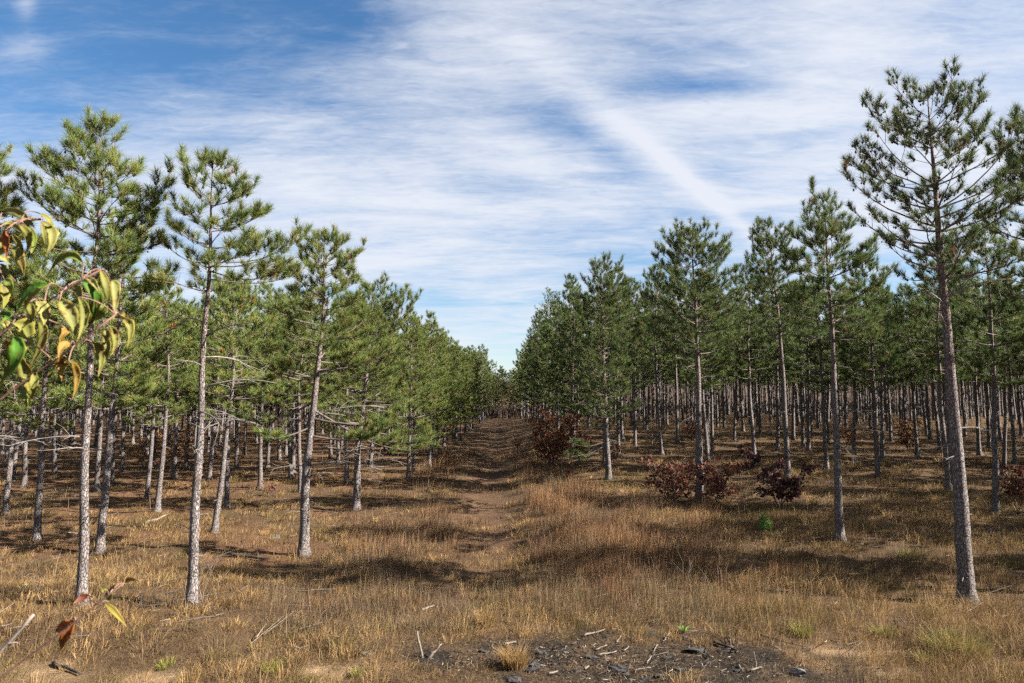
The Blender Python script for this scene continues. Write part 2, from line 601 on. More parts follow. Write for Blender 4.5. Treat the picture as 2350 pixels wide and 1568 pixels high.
def zones(x, y):
    """weights of burnt soil, bare sand, red needle litter and track at ground points"""
    x, y = np.asarray(x, float), np.asarray(y, float)
    nn = fbm(x * 1.6, y * 1.6, 41)
    d = ((x - BURN_C.x) / 3.3) ** 2 + ((y - BURN_C.y + 0.3) / 1.35) ** 2
    burn = sstep(1.45, 0.4, d + 2.0 * (nn - 0.5))
    sand = np.zeros_like(x)
    for s in SAND_SPOTS:
        ds = ((x - s.x) / 1.3) ** 2 + ((y - s.y) / 0.55) ** 2
        sand = np.maximum(sand, sstep(1.1, 0.1, ds + 2.2 * (nn - 0.42)))
    sand = np.maximum(sand, 0.6 * sstep(9.8, 8.9, y + 1.6 * (nn - 0.5)) * sstep(0.45, 0.65, fbm(x * 0.7, y * 0.7, 5)))
    lit = sstep(0.44, 0.60, fbm(x * 0.33 + 5, y * 0.33, 31)) * sstep(-3.5, -6.0, x) * sstep(11.5, 14, y)
    trk = np.exp(-((x - track_x(y)) / 1.25) ** 4) * (0.35 + 0.65 * sstep(0.38, 0.6, fbm(x * 0.9, y * 0.45, 66))) * sstep(12.0, 14.5, y)
    return burn, sand * (1 - burn), lit, trk


def ground_color(x, y):
    burn, sand, lit, trk = zones(x, y)
    n = fbm(x * 0.5, y * 0.5, 77)[..., None]
    base = np.array([0.042, 0.028, 0.018]) * (1 - n) + np.array([0.088, 0.057, 0.034]) * n  # soil tone darkened, standing in for shadow between grass clumps
    far = sstep(85, 112, y)[..., None]
    base = base * (1 - far) + np.array([0.05, 0.034, 0.026]) * far

    def lay(b, w, c):
        return b * (1 - w[..., None]) + np.array(c) * w[..., None]
    base = lay(base, lit * 0.5, (0.105, 0.054, 0.031))
    base = lay(base, trk * 0.7, (0.072, 0.043, 0.029))
    base = lay(base, sand * (0.45 + 0.55 * sstep(0.35, 0.6, fbm(x * 2.3, y * 2.3, 88))), (0.21, 0.15, 0.097))
    base = lay(base, burn * (0.4 + 0.6 * sstep(0.35, 0.55, fbm(x * 2.7, y * 2.7, 8))), (0.018, 0.015, 0.013))
    return base


def axis(parts):
    out = []
    for a, b, s in parts:
        out.append(np.arange(a, b, s))
    return np.concatenate(out)


far_pos = np.array([90, 110, 140, 190, 260, 400, 700, 1200, 2500], float)
xs = np.concatenate([-far_pos[::-1], axis([(-80, -28, 1.6), (-28, -12, 0.5), (-12, 12, 0.17), (12, 28, 0.5), (28, 80.1, 1.6)]), far_pos])
ys = np.concatenate([-np.array([600, 200, 80, 40.0]), axis([(-20, 7, 0.8), (7, 26, 0.16), (26, 50, 0.4), (50, 130, 1.4), (130, 260, 6)]), np.array([280, 340, 450, 700, 1200, 2500.0])])
XX, YY = np.meshgrid(xs, ys)
ZZ = terrain(XX, YY)
g = Geo()
nx_, ny_ = len(xs), len(ys)
idx = np.arange(nx_ * ny_).reshape(ny_, nx_)
quads = np.stack([idx[:-1, :-1], idx[:-1, 1:], idx[1:, 1:], idx[1:, :-1]], -1).reshape(-1, 4)
g.add(np.stack([XX, YY, ZZ], -1).reshape(-1, 3), q=quads, col=ground_color(XX, YY).reshape(-1, 3))
ground = obj('ground', g.mesh('ground', M_GROUND, True))
tag(ground, 'rolling forest floor of dry grass, needle litter, sand and a grassy track', None, kind='structure')


# ------------------------------------------------------------------ pine trees
def needle_cloud(g, P, D, S, rng, k, width, C, spread=1.0):
    """tufts: k needles at each shoot tip P that points along D"""
    n = len(P)
    if n == 0:
        return
    P, D, S, C = np.repeat(P, k, 0), np.repeat(nrm(D), k, 0), np.repeat(S, k), np.repeat(C, k, 0)
    m = n * k
    a, b = frames(D)
    an = rng.random(m) * 2 * math.pi
    perp = a * np.cos(an)[:, None] + b * np.sin(an)[:, None]
    tilt = np.radians(6 + 60 * spread * rng.random(m) ** 0.8)
    nd_ = D * np.cos(tilt)[:, None] + perp * np.sin(tilt)[:, None]
    nd_ = nrm(nd_ + np.array([0, 0, 0.10]))
    base = P - D * (rng.random(m) * 0.10 * S)[:, None]
    L = S * (0.10 + 0.065 * rng.random(m))
    side = nrm(np.cross(nd_, rng.normal(size=(m, 3))))
    w = width * (0.7 + 0.6 * rng.random(m))
    v = np.stack([base + side * (w / 2)[:, None], base - side * (w / 2)[:, None], base + nd_ * L[:, None]], 1)
    col = np.repeat(C * (0.75 + 0.5 * rng.random(m))[:, None], 3, 0)
    g.add(v, t=np.arange(m * 3).reshape(-1, 3), col=col)


def octas(g, P, r, rng, col):
    n = len(P)
    if n == 0:
        return
    base = np.array([[1, 0, 0], [-1, 0, 0], [0, 1, 0], [0, -1, 0], [0, 0, 1.5], [0, 0, -1.2]], float)
    v = P[:, None, :] + base[None] * (r * (0.7 + 0.6 * rng.random(n)))[:, None, None]
    f = np.array([[0, 2, 4], [2, 1, 4], [1, 3, 4], [3, 0, 4], [2, 0, 5], [1, 2, 5], [3, 1, 5], [0, 3, 5]])
    g.add(v.reshape(-1, 3), t=(f[None] + (np.arange(n) * 6)[:, None, None]).reshape(-1, 3), col=col)


class Pine:
    """grows one pine about the origin: trunk path given as points, limbs in whorls"""

    def __init__(self, seed, path, r0, k=34, nw=0.006, detail=1, tint=(1, 1, 1), tuft=1.0, dens=1.0):
        self.rng = np.random.default_rng(seed)
        self.path = np.asarray(path, float)
        self.H = self.path[-1, 2]
        self.r0 = r0
        self.k, self.nw, self.detail, self.tuft, self.dens = k, nw, detail, tuft, dens
        self.tint = np.array(tint)
        self.g_limb, self.g_needle, self.g_cone, self.g_stub = Geo(), Geo(), Geo(), Geo()
        self.dead = []
        self.tp, self.td, self.ts, self.tc = [], [], [], []
        self.s0, self.s1, self.sr = [], [], []

    def trunk_at(self, z):
        p = self.path
        return np.array([np.interp(z, p[:, 2], p[:, 0]), np.interp(z, p[:, 2], p[:, 1]), z])

    def rad(self, z):
        t = z / self.H
        return self.r0 * max(0.07, (1 - t) ** 0.8) * (1 + 0.55 * math.exp(-z / 0.16)) * 0.96

    def trunk_mesh(self):
        rng = self.rng
        n, sides = (110, 18) if self.detail > 1 else ((46, 12) if self.detail == 1 else (9, 6))
        zs = np.concatenate([[-0.25], np.linspace(0.0, self.H * 0.985, n)])
        p = self.path
        # smooth path
        zz = np.linspace(p[0, 2], p[-1, 2], 60)
        xs_ = np.interp(zz, p[:, 2], p[:, 0])
        ys_ = np.interp(zz, p[:, 2], p[:, 1])
        ker = np.ones(9) / 9
        xs_ = np.convolve(np.pad(xs_, 4, mode='edge'), ker, 'valid')
        ys_ = np.convolve(np.pad(ys_, 4, mode='edge'), ker, 'valid')
        ph = rng.random() * 9
        wob = 0.012 * np.sin(zs * 2.1 + ph) * np.clip(zs, 0, 1)
        pts = np.stack([np.interp(zs, zz, xs_) + wob, np.interp(zs, zz, ys_) + 0.7 * wob, zs], 1)
        rad = np.array([self.rad(max(z, 0)) for z in zs])
        g = Geo()
        tube(g, pts, rad, sides, 0.055 if self.detail > 0 else 0.0, rng)
        return g.mesh('trunk', M_BARK, True)

    def limb(self, z0, az, length, e0, e1, foliage=(0.3, 1.0), rr=None, fol_dens=1.0, tip=None):
        rng = self.rng
        base = self.trunk_at(z0)
        n = 7
        if tip is not None:
            tip = np.asarray(tip, float)
            v = tip - base
            length = float(np.linalg.norm(v)) * 1.03
            az = math.atan2(v[1], v[0])
            em = math.asin(v[2] / np.linalg.norm(v))
            e0, e1 = em - 0.28, em + 0.36
        pts = [base]
        st = length / (n - 1)
        a_ = az
        bow = rng.normal() * 0.09
        for i in range(n - 1):
            s = i / (n - 2)
            e = e0 + (e1 - e0) * s ** 1.3
            a_ += bow + rng.normal() * 0.05
            pts.append(pts[-1] + st * np.array([math.cos(a_) * math.cos(e), math.sin(a_) * math.cos(e), math.sin(e) + rng.normal() * 0.03]))
        pts = np.array(pts)
        if tip is not None:
            pts = pts + (tip - pts[-1])[None] * (np.linspace(0, 1, n) ** 1.0)[:, None]
        r_b = rr if rr else min(0.42 * self.rad(z0), 0.008 + 0.0115 * length)
        rads = np.linspace(r_b, max(0.004, 0.16 * r_b), n)
        if self.detail > 1:
            tube(self.g_limb, pts, rads, 6, 0.1, rng, cap=False)
        else:
            segs(self.g_limb, pts[:-1], pts[1:], rads[:-1], rads[1:], 4 if self.detail else 3)
        self.fill(pts, length, foliage, fol_dens)

    def shade_col(self):
        rng = self.rng
        u = rng.random()
        if u < 0.012:
            c = np.array([0.19, 0.085, 0.035])
        elif u < 0.22:
            c = np.array([0.150, 0.148, 0.044])
        else:
            w = rng.random()
            c = np.array([0.072, 0.102, 0.032]) * (1 - w) + np.array([0.120, 0.140, 0.042]) * w
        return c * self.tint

    def put_tuft(self, p, d, s=1.0):
        self.tp.append(p)
        self.td.append(d)
        self.ts.append(self.tuft * s * (0.8 + 0.4 * self.rng.random()))
        self.tc.append(self.shade_col())

    def fill(self, pts, length, foliage, fol_dens):
        rng = self.rng
        f0, f1 = foliage
        cnt = max(2, int(length * (f1 - f0) / 0.125 * self.dens * fol_dens))
        n = len(pts)
        up = np.array([0, 0, 1.0])
        for i in range(cnt):
            s = f0 + (f1 - f0) * (i + rng.random()) / cnt
            x = min(s, 0.999) * (n - 1)
            j = int(x)
            p = pts[j] + (pts[j + 1] - pts[j]) * (x - j)
            t = pts[j + 1] - pts[j]
            t = t / np.linalg.norm(t)
            sgn = 1 if i % 2 else -1
            ang = sgn * (0.55 + 0.6 * rng.random())
            hd = np.array([t[0] * math.cos(ang) - t[1] * math.sin(ang), t[0] * math.sin(ang) + t[1] * math.cos(ang), t[2] + rng.normal() * 0.18 + 0.12])
            hd = hd / np.linalg.norm(hd)
            bl = (0.10 + min(0.52, 0.36 * length) * (1 - 0.62 * (s - f0) / (1.001 - f0)) * (0.55 + 0.6 * rng.random()))
            e = p + hd * bl * 0.6
            hd2 = hd + up * 0.35 + rng.normal(size=3) * 0.08
            hd2 = hd2 / np.linalg.norm(hd2)
            tip = e + hd2 * bl * 0.4
            self.s0 += [p, e]
            self.s1 += [e, tip]
            self.sr += [0.0065, 0.005]
            self.put_tuft(tip, hd2 + up * 0.35 + rng.normal(size=3) * 0.2)
            m = int(bl / 0.125 * (0.5 + rng.random() * 0.8))
            for q in range(m):
                w = 0.35 + 0.65 * rng.random()
                bp = p + (e - p) * min(w / 0.6, 1) if w < 0.6 else e + (tip - e) * (w - 0.6) / 0.4
                a2 = (1 if q % 2 else -1) * (0.5 + 0.6 * rng.random())
                sd = np.array([hd[0] * math.cos(a2) - hd[1] * math.sin(a2), hd[0] * math.sin(a2) + hd[1] * math.cos(a2), hd[2] + 0.25 + 0.3 * rng.random()])
                sd = sd / np.linalg.norm(sd)
                sl = 0.07 + 0.10 * rng.random()
                self.s0.append(bp)
                self.s1.append(bp + sd * sl)
                self.sr.append(0.004)
                self.put_tuft(bp + sd * sl, sd + up * 0.45 + rng.normal(size=3) * 0.2)
        t = pts[-1] - pts[-2]
        self.put_tuft(pts[-1], t / np.linalg.norm(t) + up * 0.3, 1.1)

    def leader(self):
        rng = self.rng
        top = self.trunk_at(self.H)
        for i in range(5):
            d = np.array([rng.normal() * 0.35, rng.normal() * 0.35, 1.0]) if i else np.array([0, 0, 1.0])
            d = d / np.linalg.norm(d)
            p = top - np.array([0, 0, 0.28]) + d * (0.26 if i == 0 else 0.14 + 0.1 * rng.random())
            self.s0.append(top - np.array([0, 0, 0.3]))
            self.s1.append(p)
            self.sr.append(0.009)
            self.put_tuft(p, d, 1.15)

    def crown(self, zb, prof, per=5, skip=0.0, gap=0.40, droop=0.0):
        """prof(z, az) -> reach of the crown; whorls from zb to the top"""
        rng = self.rng
        z = zb
        H = self.H
        while z < H - 0.22:
            t = (z - zb) / (H - zb)
            a0 = rng.random() * 6.28
            nlim = per if t < 0.85 else max(3, per - 1)
            for i in range(nlim):
                if rng.random() < skip:
                    continue
                az = a0 + i * 6.283 / nlim + rng.normal() * 0.25
                e0 = 0.05 + 0.55 * t ** 1.2 + rng.normal() * 0.10 - droop * (1 - t)
                e1 = e0 + 0.35 + 0.15 * rng.random()
                L = prof(z + 0.35 * t, az) * ((0.6 + 0.58 * rng.random()) if self.detail > 1 else (0.5 + 0.62 * rng.random()))
                L = max(L, 0.22)
                self.limb(z + rng.normal() * 0.04, az, L / max(0.5, math.cos((e0 + e1) / 2)), e0, e1,
                          foliage=(max(0.08, (0.42 if self.detail > 1 else 0.48) - 0.28 * t - 0.14 * rng.random()), 1.0))
            z += gap * (0.8 + 0.4 * rng.random()) * (1.0 - 0.35 * t)
        self.leader()

    def dead_branch(self, z0, az, L, e0=0.05, sag=-0.3, fork=True):
        rng = self.rng
        base = self.trunk_at(z0)
        rb = min(0.35 * self.rad(z0), 0.006 + 0.009 * L)
        g = Geo()
        n = 6
        pts = [base]
        a_ = az
        for i in range(n - 1):
            e = e0 + sag * i / (n - 2)
            a_ += rng.normal() * 0.12
            pts.append(pts[-1] + L / (n - 1) * np.array([math.cos(a_) * math.cos(e), math.sin(a_) * math.cos(e), math.sin(e)]))
        pts = np.array(pts)
        tube(g, pts, np.linspace(rb, 0.25 * rb, n), 5, 0.1, rng)
        if fork and L > 0.35:
            for f in range(2 + int(L * 3.2)):
                i = rng.integers(1, n - 1)
                d = pts[min(i + 1, n - 1)] - pts[i - 1]
                d = d / np.linalg.norm(d)
                d = nrm(d + rng.normal(size=3) * 0.6)
                l2 = (0.15 + 0.35 * rng.random()) * L
                mid = pts[i] + d * l2 * 0.55
                end = mid + nrm(d + rng.normal(size=3) * 0.45) * l2 * 0.45
                segs(g, [pts[i], mid], [mid, end], [0.4 * rb, 0.28 * rb], [0.28 * rb, 0.14 * rb], 4)
        self.dead.append(g)

    def stubs(self, z0, z1, n):
        rng = self.rng
        p0, p1 = [], []
        for _ in range(n):
            z = z0 + (z1 - z0) * rng.random()
            az = rng.random() * 6.28
            b = self.trunk_at(z)
            d = np.array([math.cos(az), math.sin(az), rng.normal() * 0.25])
            p0.append(b + d * self.rad(z) * 0.6)
            p1.append(b + d * (self.rad(z) + 0.03 + 0.13 * rng.random() ** 2))
        segs(self.g_stub, p0, p1, 0.011, 0.006, 5)

    def finish(self, cones=0.0):
        rng = self.rng
        P, D, S, C = map(np.array, (self.tp, self.td, self.ts, self.tc))
        if len(self.s0):
            r = np.array(self.sr)
            segs(self.g_limb, self.s0, self.s1, r, r * 0.7, 3)
        needle_cloud(self.g_needle, P, D, S, rng, self.k, self.nw, C)
        if cones:
            pick = rng.random(len(P)) < cones
            octas(self.g_cone, P[pick] - nrm(D[pick]) * 0.11 + rng.normal(size=(pick.sum(), 3)) * 0.03, 0.024, rng, (1, 1, 1))
        out = {'trunk': self.trunk_mesh(), 'limbs': self.g_limb.mesh('limbs', M_LIMB), 'crown': self.g_needle.mesh('crown', M_NEEDLE)}
        if self.g_cone.n:
            out['cones'] = self.g_cone.mesh('cones', M_CONE)
        if self.g_stub.n:
            out['stubs'] = self.g_stub.mesh('stubs', M_DEAD)
        self.dead_meshes = [d.mesh('dead_branch', M_DEAD, True) for d in self.dead]
        return out


PART_NAMES = {'trunk': 'trunk', 'limbs': 'limbs', 'crown': 'crown', 'cones': 'cones', 'stubs': 'branch_stubs'}
PINE_POS = []
rs = random.Random(5)
N_PINES = 0


def place_tree(parts, dead, loc, label, group, rz=0.0, sc=1.0, name='red_pine', cat='pine tree'):
    global N_PINES
    N_PINES += 1
    root = bpy.data.objects.new(name, None)
    COL.objects.link(root)
    root.empty_display_size = 0.3
    root.location = loc
    root.rotation_euler = (rs.gauss(0, 0.014), rs.gauss(0, 0.014), rz) if rz else (0, 0, 0)
    root.scale = (sc, sc, sc * (0.93 + 0.14 * rs.random()) if rz else sc)
    tag(root, label, cat, group)
    for k, me in parts.items():
        o = obj(PART_NAMES[k], me, root)
        if k in ('cones', 'stubs', 'crown'):
            o['kind'] = 'stuff'
    for me in dead:
        obj('dead_branch', me, root)
    PINE_POS.append((loc[0], loc[1]))
    return root


def hero(seed, trunk_px, width_px, prof_px, label, base_py, k=60, nw=0.0072, per=5, skip=0.05, gap=0.40, extra=(), dead=(), nstub=14,
         cones=0.1, tint=(1, 1, 1), depth_off=0.0, tuft=1.32, dens=0.95, front=None, ground_px=None, base=None):
    """trunk_px: pixels along the trunk base to top; prof_px: (py, reach left, reach right)"""
    b = base if base is not None else ground_at(*trunk_px[0])
    Y = b.y
    rel = []
    for i, p in enumerate(trunk_px):
        w = at_depth(p[0], p[1], Y)
        rel.append((w.x - b.x, 0.0, w.z - b.z))
    rel[0] = (0, 0, 0)
    rng = np.random.default_rng(seed + 500)
    lean = rng.normal() * 0.02
    rel = [(a, lean * c, c) for a, _, c in rel]
    mpp = Y / FPX

    pn = Pine(seed, rel, width_px * mpp / 2, k, nw, 2, tint, tuft, dens)
    zs_ = [at_depth(CX, p[0], Y).z - b.z for p in prof_px][::-1]
    ls = [p[1] * mpp for p in prof_px][::-1]
    rs = [p[2] * mpp for p in prof_px][::-1]

    def prof(z, az):
        l, r = np.interp(z, zs_, ls), np.interp(z, zs_, rs)
        c = math.cos(az)
        mid = 0.5 * (l + r) if front is None else front * mpp
        return (r * c + mid * (1 - c)) if c > 0 else (l * -c + mid * (1 + c))
    zb = at_depth(CX, base_py, Y).z - b.z
    pn.crown(zb, prof, per, skip, gap)
    for ex in extra:
        (py0, tx, ty, dyy) = ex[:4]
        z0 = at_depth(CX, py0, Y).z - b.z
        w = at_depth(tx, ty, Y + dyy)
        pn.limb(z0, 0, 1, 0, 0, foliage=(ex[4] if len(ex) > 4 else 0.35, 1.0), tip=(w.x - b.x, dyy, w.z - b.z), fol_dens=ex[5] if len(ex) > 5 else 1.0)
    for d in dead:
        py0, tx, ty, dyy = d
        z0 = at_depth(CX, py0, Y).z - b.z
        w = at_depth(tx, ty, Y + dyy)
        base_p = pn.trunk_at(z0)
        v = np.array([w.x - b.x, dyy, w.z - b.z]) - base_p
        L = float(np.linalg.norm(v))
        em = math.asin(v[2] / L)
        pn.dead_branch(z0, math.atan2(v[1], v[0]), L, em + 0.25, -0.5)
    zt = zb
    for _ in range(4):
        pn.dead_branch(zt * (0.42 + 0.6 * pn.rng.random()), pn.rng.random() * 6.28, 0.35 + 0.9 * pn.rng.random(), 0.1 + pn.rng.normal() * 0.15, -0.35)
    pn.stubs(0.4, zt, nstub)
    parts = pn.finish(cones)
    return place_tree(parts, pn.dead_meshes, b, label, 'red pines of the plantation')


LIT_LEFT_T = (1.0, 1.03, 0.84)  # sunlit look of the left crowns put into the needle colour
SHADED_RIGHT_T = (0.72, 0.82, 0.76)  # backlit, shaded look of the right crowns put into the needle colour
# ---- the pines that can be told apart, left of the track
hero(11, [(187, 1390), (195, 1150), (206, 880), (222, 620), (233, 470), (240, 285)], 23,
     [(290, 22, 28), (340, 55, 45), (390, 105, 70), (430, 120, 90), (500, 115, 110), (600, 125, 150), (690, 130, 170), (760, 80, 90)],
     'tall pale-trunked pine at far left, its foot behind the lower leafy sprig', 730,
     extra=[(500, 385, 415, -0.2), (540, 62, 425, 0.3), (480, 120, 385, 0), (590, 350, 510, 0.2), (440, 300, 390, -0.4)],
     dead=[(660, 420, 700, 0.3), (900, 130, 950, -0.4)], tint=LIT_LEFT_T, cones=0.2)
hero(12, [(438, 1395), (450, 1150), (463, 850), (476, 640), (483, 480), (487, 352)], 24,
     [(355, 35, 30), (400, 55, 55), (450, 85, 100), (520, 95, 120), (570, 100, 170), (640, 110, 180), (700, 60, 120)],
     'pine with straight pale trunk and bare shrub at its foot', 665,
     extra=[(430, 418, 365, 0.0, 0.5), (470, 575, 430, -0.2), (530, 600, 490, 0), (600, 690, 545, 0.4), (610, 650, 565, -0.5), (620, 640, 610, -0.9), (600, 380, 560, 0.4),
            (560, 395, 520, -0.3), (640, 690, 625, 0.8)],
     dead=[(770, 600, 745, -0.3), (890, 640, 880, 0.4), (820, 620, 850, 0.9), (740, 350, 735, 0.2), (840, 400, 830, -0.4), (940, 545, 960, 0.3)], tint=LIT_LEFT_T, cones=0.12)
hero(13, [(697, 1275), (700, 1130), (716, 950), (738, 780), (743, 650), (746, 528)], 24,
     [(530, 25, 30), (575, 45, 75), (640, 85, 95), (720, 110, 120), (800, 130, 140), (900, 140, 150), (960, 110, 120)],
     'leaning pine with curved trunk and low bare limbs beside the track', 860,
     extra=[(760, 640, 700, -0.4), (880, 560, 800, -0.8), (920, 560, 960, 0.5), (940, 980, 1010, -0.6), (960, 930, 940, 0.4), (1000, 880, 980, -0.9), (850, 900, 800, 0.5), (980, 600, 1000, -1.0)],
     dead=[(960, 880, 935, -0.2), (1070, 880, 1080, 0.2), (1150, 760, 1185, -0.3), (1030, 860, 1055, 0.5), (960, 620, 985, 0.2), (800, 640, 770, -0.3)], tint=LIT_LEFT_T)
hero(14, [(817, 1170), (822, 1020), (838, 900), (850, 780), (858, 655)], 18,
     [(660, 20, 40), (700, 55, 75), (780, 90, 100), (860, 100, 110), (950, 95, 120), (1030, 60, 110)],
     'bushy low-branched pine next to the track, beyond the leaning one', 1000, k=34, nw=0.009, dens=0.95,
     extra=[(760, 958, 685, 0), (780, 920, 700, 0.5), (1000, 1000, 1025, -0.6), (980, 965, 990, 0.6), (920, 960, 900, 0)],
     dead=[(1100, 880, 1110, 0), (1030, 900, 1055, -0.3), (1060, 940, 1065, 0.4)], tint=LIT_LEFT_T)
hero(15, [(-62, 1400), (-55, 1100), (-45, 700), (-25, 450), (-10, 340)], 24,
     [(345, 20, 25), (400, 50, 45), (470, 90, 80), (560, 110, 110), (650, 120, 120)],
     'pine cut off by the left edge, crown tip above the cherry leaves', 700, tint=LIT_LEFT_T, per=5)
# ---- right of the track
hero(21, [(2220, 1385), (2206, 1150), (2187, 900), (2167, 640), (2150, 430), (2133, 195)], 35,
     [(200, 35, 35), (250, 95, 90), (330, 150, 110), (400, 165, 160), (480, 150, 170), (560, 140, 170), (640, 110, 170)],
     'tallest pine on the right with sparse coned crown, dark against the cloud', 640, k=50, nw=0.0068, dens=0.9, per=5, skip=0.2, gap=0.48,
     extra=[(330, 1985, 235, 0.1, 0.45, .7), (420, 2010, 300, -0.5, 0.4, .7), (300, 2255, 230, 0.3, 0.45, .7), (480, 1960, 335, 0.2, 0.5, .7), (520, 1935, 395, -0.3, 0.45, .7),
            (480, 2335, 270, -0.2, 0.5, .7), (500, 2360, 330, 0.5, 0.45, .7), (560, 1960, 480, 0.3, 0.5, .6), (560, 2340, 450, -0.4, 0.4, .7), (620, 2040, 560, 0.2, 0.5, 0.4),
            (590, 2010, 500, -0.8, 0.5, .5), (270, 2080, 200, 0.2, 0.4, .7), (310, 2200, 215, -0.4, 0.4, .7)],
     dead=[(700, 2080, 660, -0.3), (690, 2320, 640, 0.2), (760, 2140, 700, -0.5), (690, 2260, 620, 0.5), (760, 2230, 750, -0.4), (610, 2040, 540, 0.6), (620, 2330, 560, 0.3)], cones=0.8, tint=(0.66, 0.74, 0.76), tuft=1.15, nstub=22)  # tint darkened further as backlit needles
hero(27, [(2452, 1372), (2425, 950), (2396, 560), (2372, 262)], 33,
     [(268, 25, 30), (320, 75, 75), (420, 105, 110), (520, 120, 120), (640, 110, 120), (720, 80, 90)],
     'pine outside the right edge whose boughs reach into the upper right corner', 680, k=50, nw=0.0072, cones=0.3, tint=(0.66, 0.74, 0.74))  # needle tint carries the dark backlit side as well
hero(22, [(1928, 1240), (1916, 900), (1907, 700), (1896, 560), (1890, 440)], 19,
     [(445, 30, 22), (490, 35, 38), (540, 70, 60), (600, 110, 95), (700, 120, 120), (790, 90, 90)],
     'slim straight pine on open grass, nearest left of the tallest one', 780, k=46, nw=0.0075, dens=1.15, gap=0.42,
     extra=[(500, 1865, 425, 0, 0.5), (640, 1800, 575, 0.3), (620, 2010, 560, -0.3), (760, 2010, 740, 0.4)], dead=[(850, 1850, 860, 0.3), (840, 1960, 850, -0.2)], tint=SHADED_RIGHT_T)
hero(23, [(1605, 1148), (1603, 900), (1599, 750), (1591, 600), (1583, 525)], 18,
     [(530, 30, 28), (570, 50, 65), (620, 85, 85), (690, 105, 120), (760, 110, 130), (830, 80, 90)],
     'full-crowned pine with hooked dead limbs between two maroon oak bushes', 810, k=38, nw=0.0085, dens=0.95,
     extra=[(590, 1540, 545, 0), (620, 1668, 570, -0.2), (700, 1500, 640, 0.3), (640, 1690, 620, 0.3), (740, 1700, 700, -0.5), (760, 1500, 740, -0.4)],
     dead=[(880, 1530, 920, -0.3), (950, 1535, 1000, -0.2), (840, 1560, 850, -0.2), (870, 1640, 865, 0.2)], tint=SHADED_RIGHT_T, gap=0.34)
hero(24, [(1808, 1095), (1799, 900), (1790, 760), (1772, 600), (1763, 508)], 14,
     [(512, 22, 25), (550, 40, 48), (620, 55, 65), (700, 75, 75), (780, 60, 60)],
     'pine behind the small dark oak sapling, crown tip touching the contrail end', 770, k=34, nw=0.0095, dens=1.0, gap=0.4, tint=SHADED_RIGHT_T, extra=[(600, 1725, 545, 0), (640, 1725, 620, 0.3)])
hero(25, [(1397, 1100), (1389, 950), (1383, 800), (1378, 680), (1373, 598)], 14,
     [(602, 15, 22), (640, 38, 45), (700, 50, 65), (800, 75, 75), (900, 80, 80), (980, 60, 70)],
     'pine at the right edge of the track with one low green bough', 960, k=26, nw=0.010, dens=0.9, tint=SHADED_RIGHT_T,
     extra=[(1020, 1300, 1045, -0.3, 0.3, 1.4), (1010, 1320, 1020, -0.6, 0.4, 1.4), (1030, 1330, 1050, 0.3, 0.4)], dead=[(1040, 1300, 1060, -0.2), (960, 1340, 965, 0)], gap=0.34)
hero(26, [(1272, 968), (1268, 850), (1265, 760), (1262, 672)], 9,
     [(676, 10, 14), (710, 25, 28), (760, 45, 45), (830, 65, 62), (910, 65, 60), (950, 40, 40)],
     'pointed pine farthest along the right edge of the track, above the rust oak bush', 930, k=12, nw=0.017, tint=SHADED_RIGHT_T, gap=0.36, dens=0.6, nstub=4)

# ------------------------------------------------------------------ the other pines: six grown forms, copied
FORMS = []


def generic(seed, H, cb, rad, tint, k, nw, detail=1, dens=1.0, tuft=1.15, r0=0.105):
    rng = np.random.default_rng(seed)
    bx, by = rng.normal() * 0.12, rng.normal() * 0.12
    lx, ly = rng.normal() * 0.08, rng.normal() * 0.08
    path = [(0, 0, 0), (bx * 0.6, by * 0.6, H * 0.3), (bx + lx * .3, by + ly * .3, H * 0.6), (lx, ly, H)]
    pn = Pine(seed, path, r0, k, nw, detail, tint, tuft, dens)

    def prof(z, az):
        t = (z - cb * H) / (H * (1 - cb))
        return rad * (0.75 + 0.5 * math.sin(az * 2 + seed)) ** 0.25 * np.interp(t, [0, 0.15, 0.4, 0.7, 0.9, 1], [0.7, 1.0, 0.95, 0.62, 0.32, 0.12])
    pn.crown(cb * H, prof, 5 if detail else 4, 0.06, 0.46 if detail else 0.5, 0.08)
    if detail:
        for _ in range(9):
            pn.dead_branch(cb * H * (0.55 + 0.5 * rng.random()), rng.random() * 6.28, 0.4 + 0.9 * rng.random(), 0.1 + rng.normal() * 0.1, -0.3)
        pn.stubs(0.5, cb * H, 12)
    parts = pn.finish(0.0)
    return parts, pn.dead_meshes[:2]


G_L = [generic(101 + i, h, cb, 1.75, LIT_LEFT_T, 34, 0.012, 1, 0.85, 1.38) for i, (h, cb) in enumerate(((8.8, 0.40), (8.3, 0.45), (9.2, 0.35)))]
G_R = [generic(201 + i, h, cb, 1.75, SHADED_RIGHT_T, 34, 0.012, 1, 0.85, 1.38) for i, (h, cb) in enumerate(((9.4, 0.42), (9.0, 0.40), (9.7, 0.45)))]
G_E = [generic(401 + i, h, 0.2, 1.75, t_, 34, 0.012, 1, 0.85, 1.38) for i, (h, t_) in enumerate(((8.6, LIT_LEFT_T), (9.2, SHADED_RIGHT_T)))]
FAR = [generic(301 + i, 9.0, 0.42, 1.8, (0.85, 0.92, 0.85), 15, 0.028, 0, 0.55, 1.55) for i in range(2)]

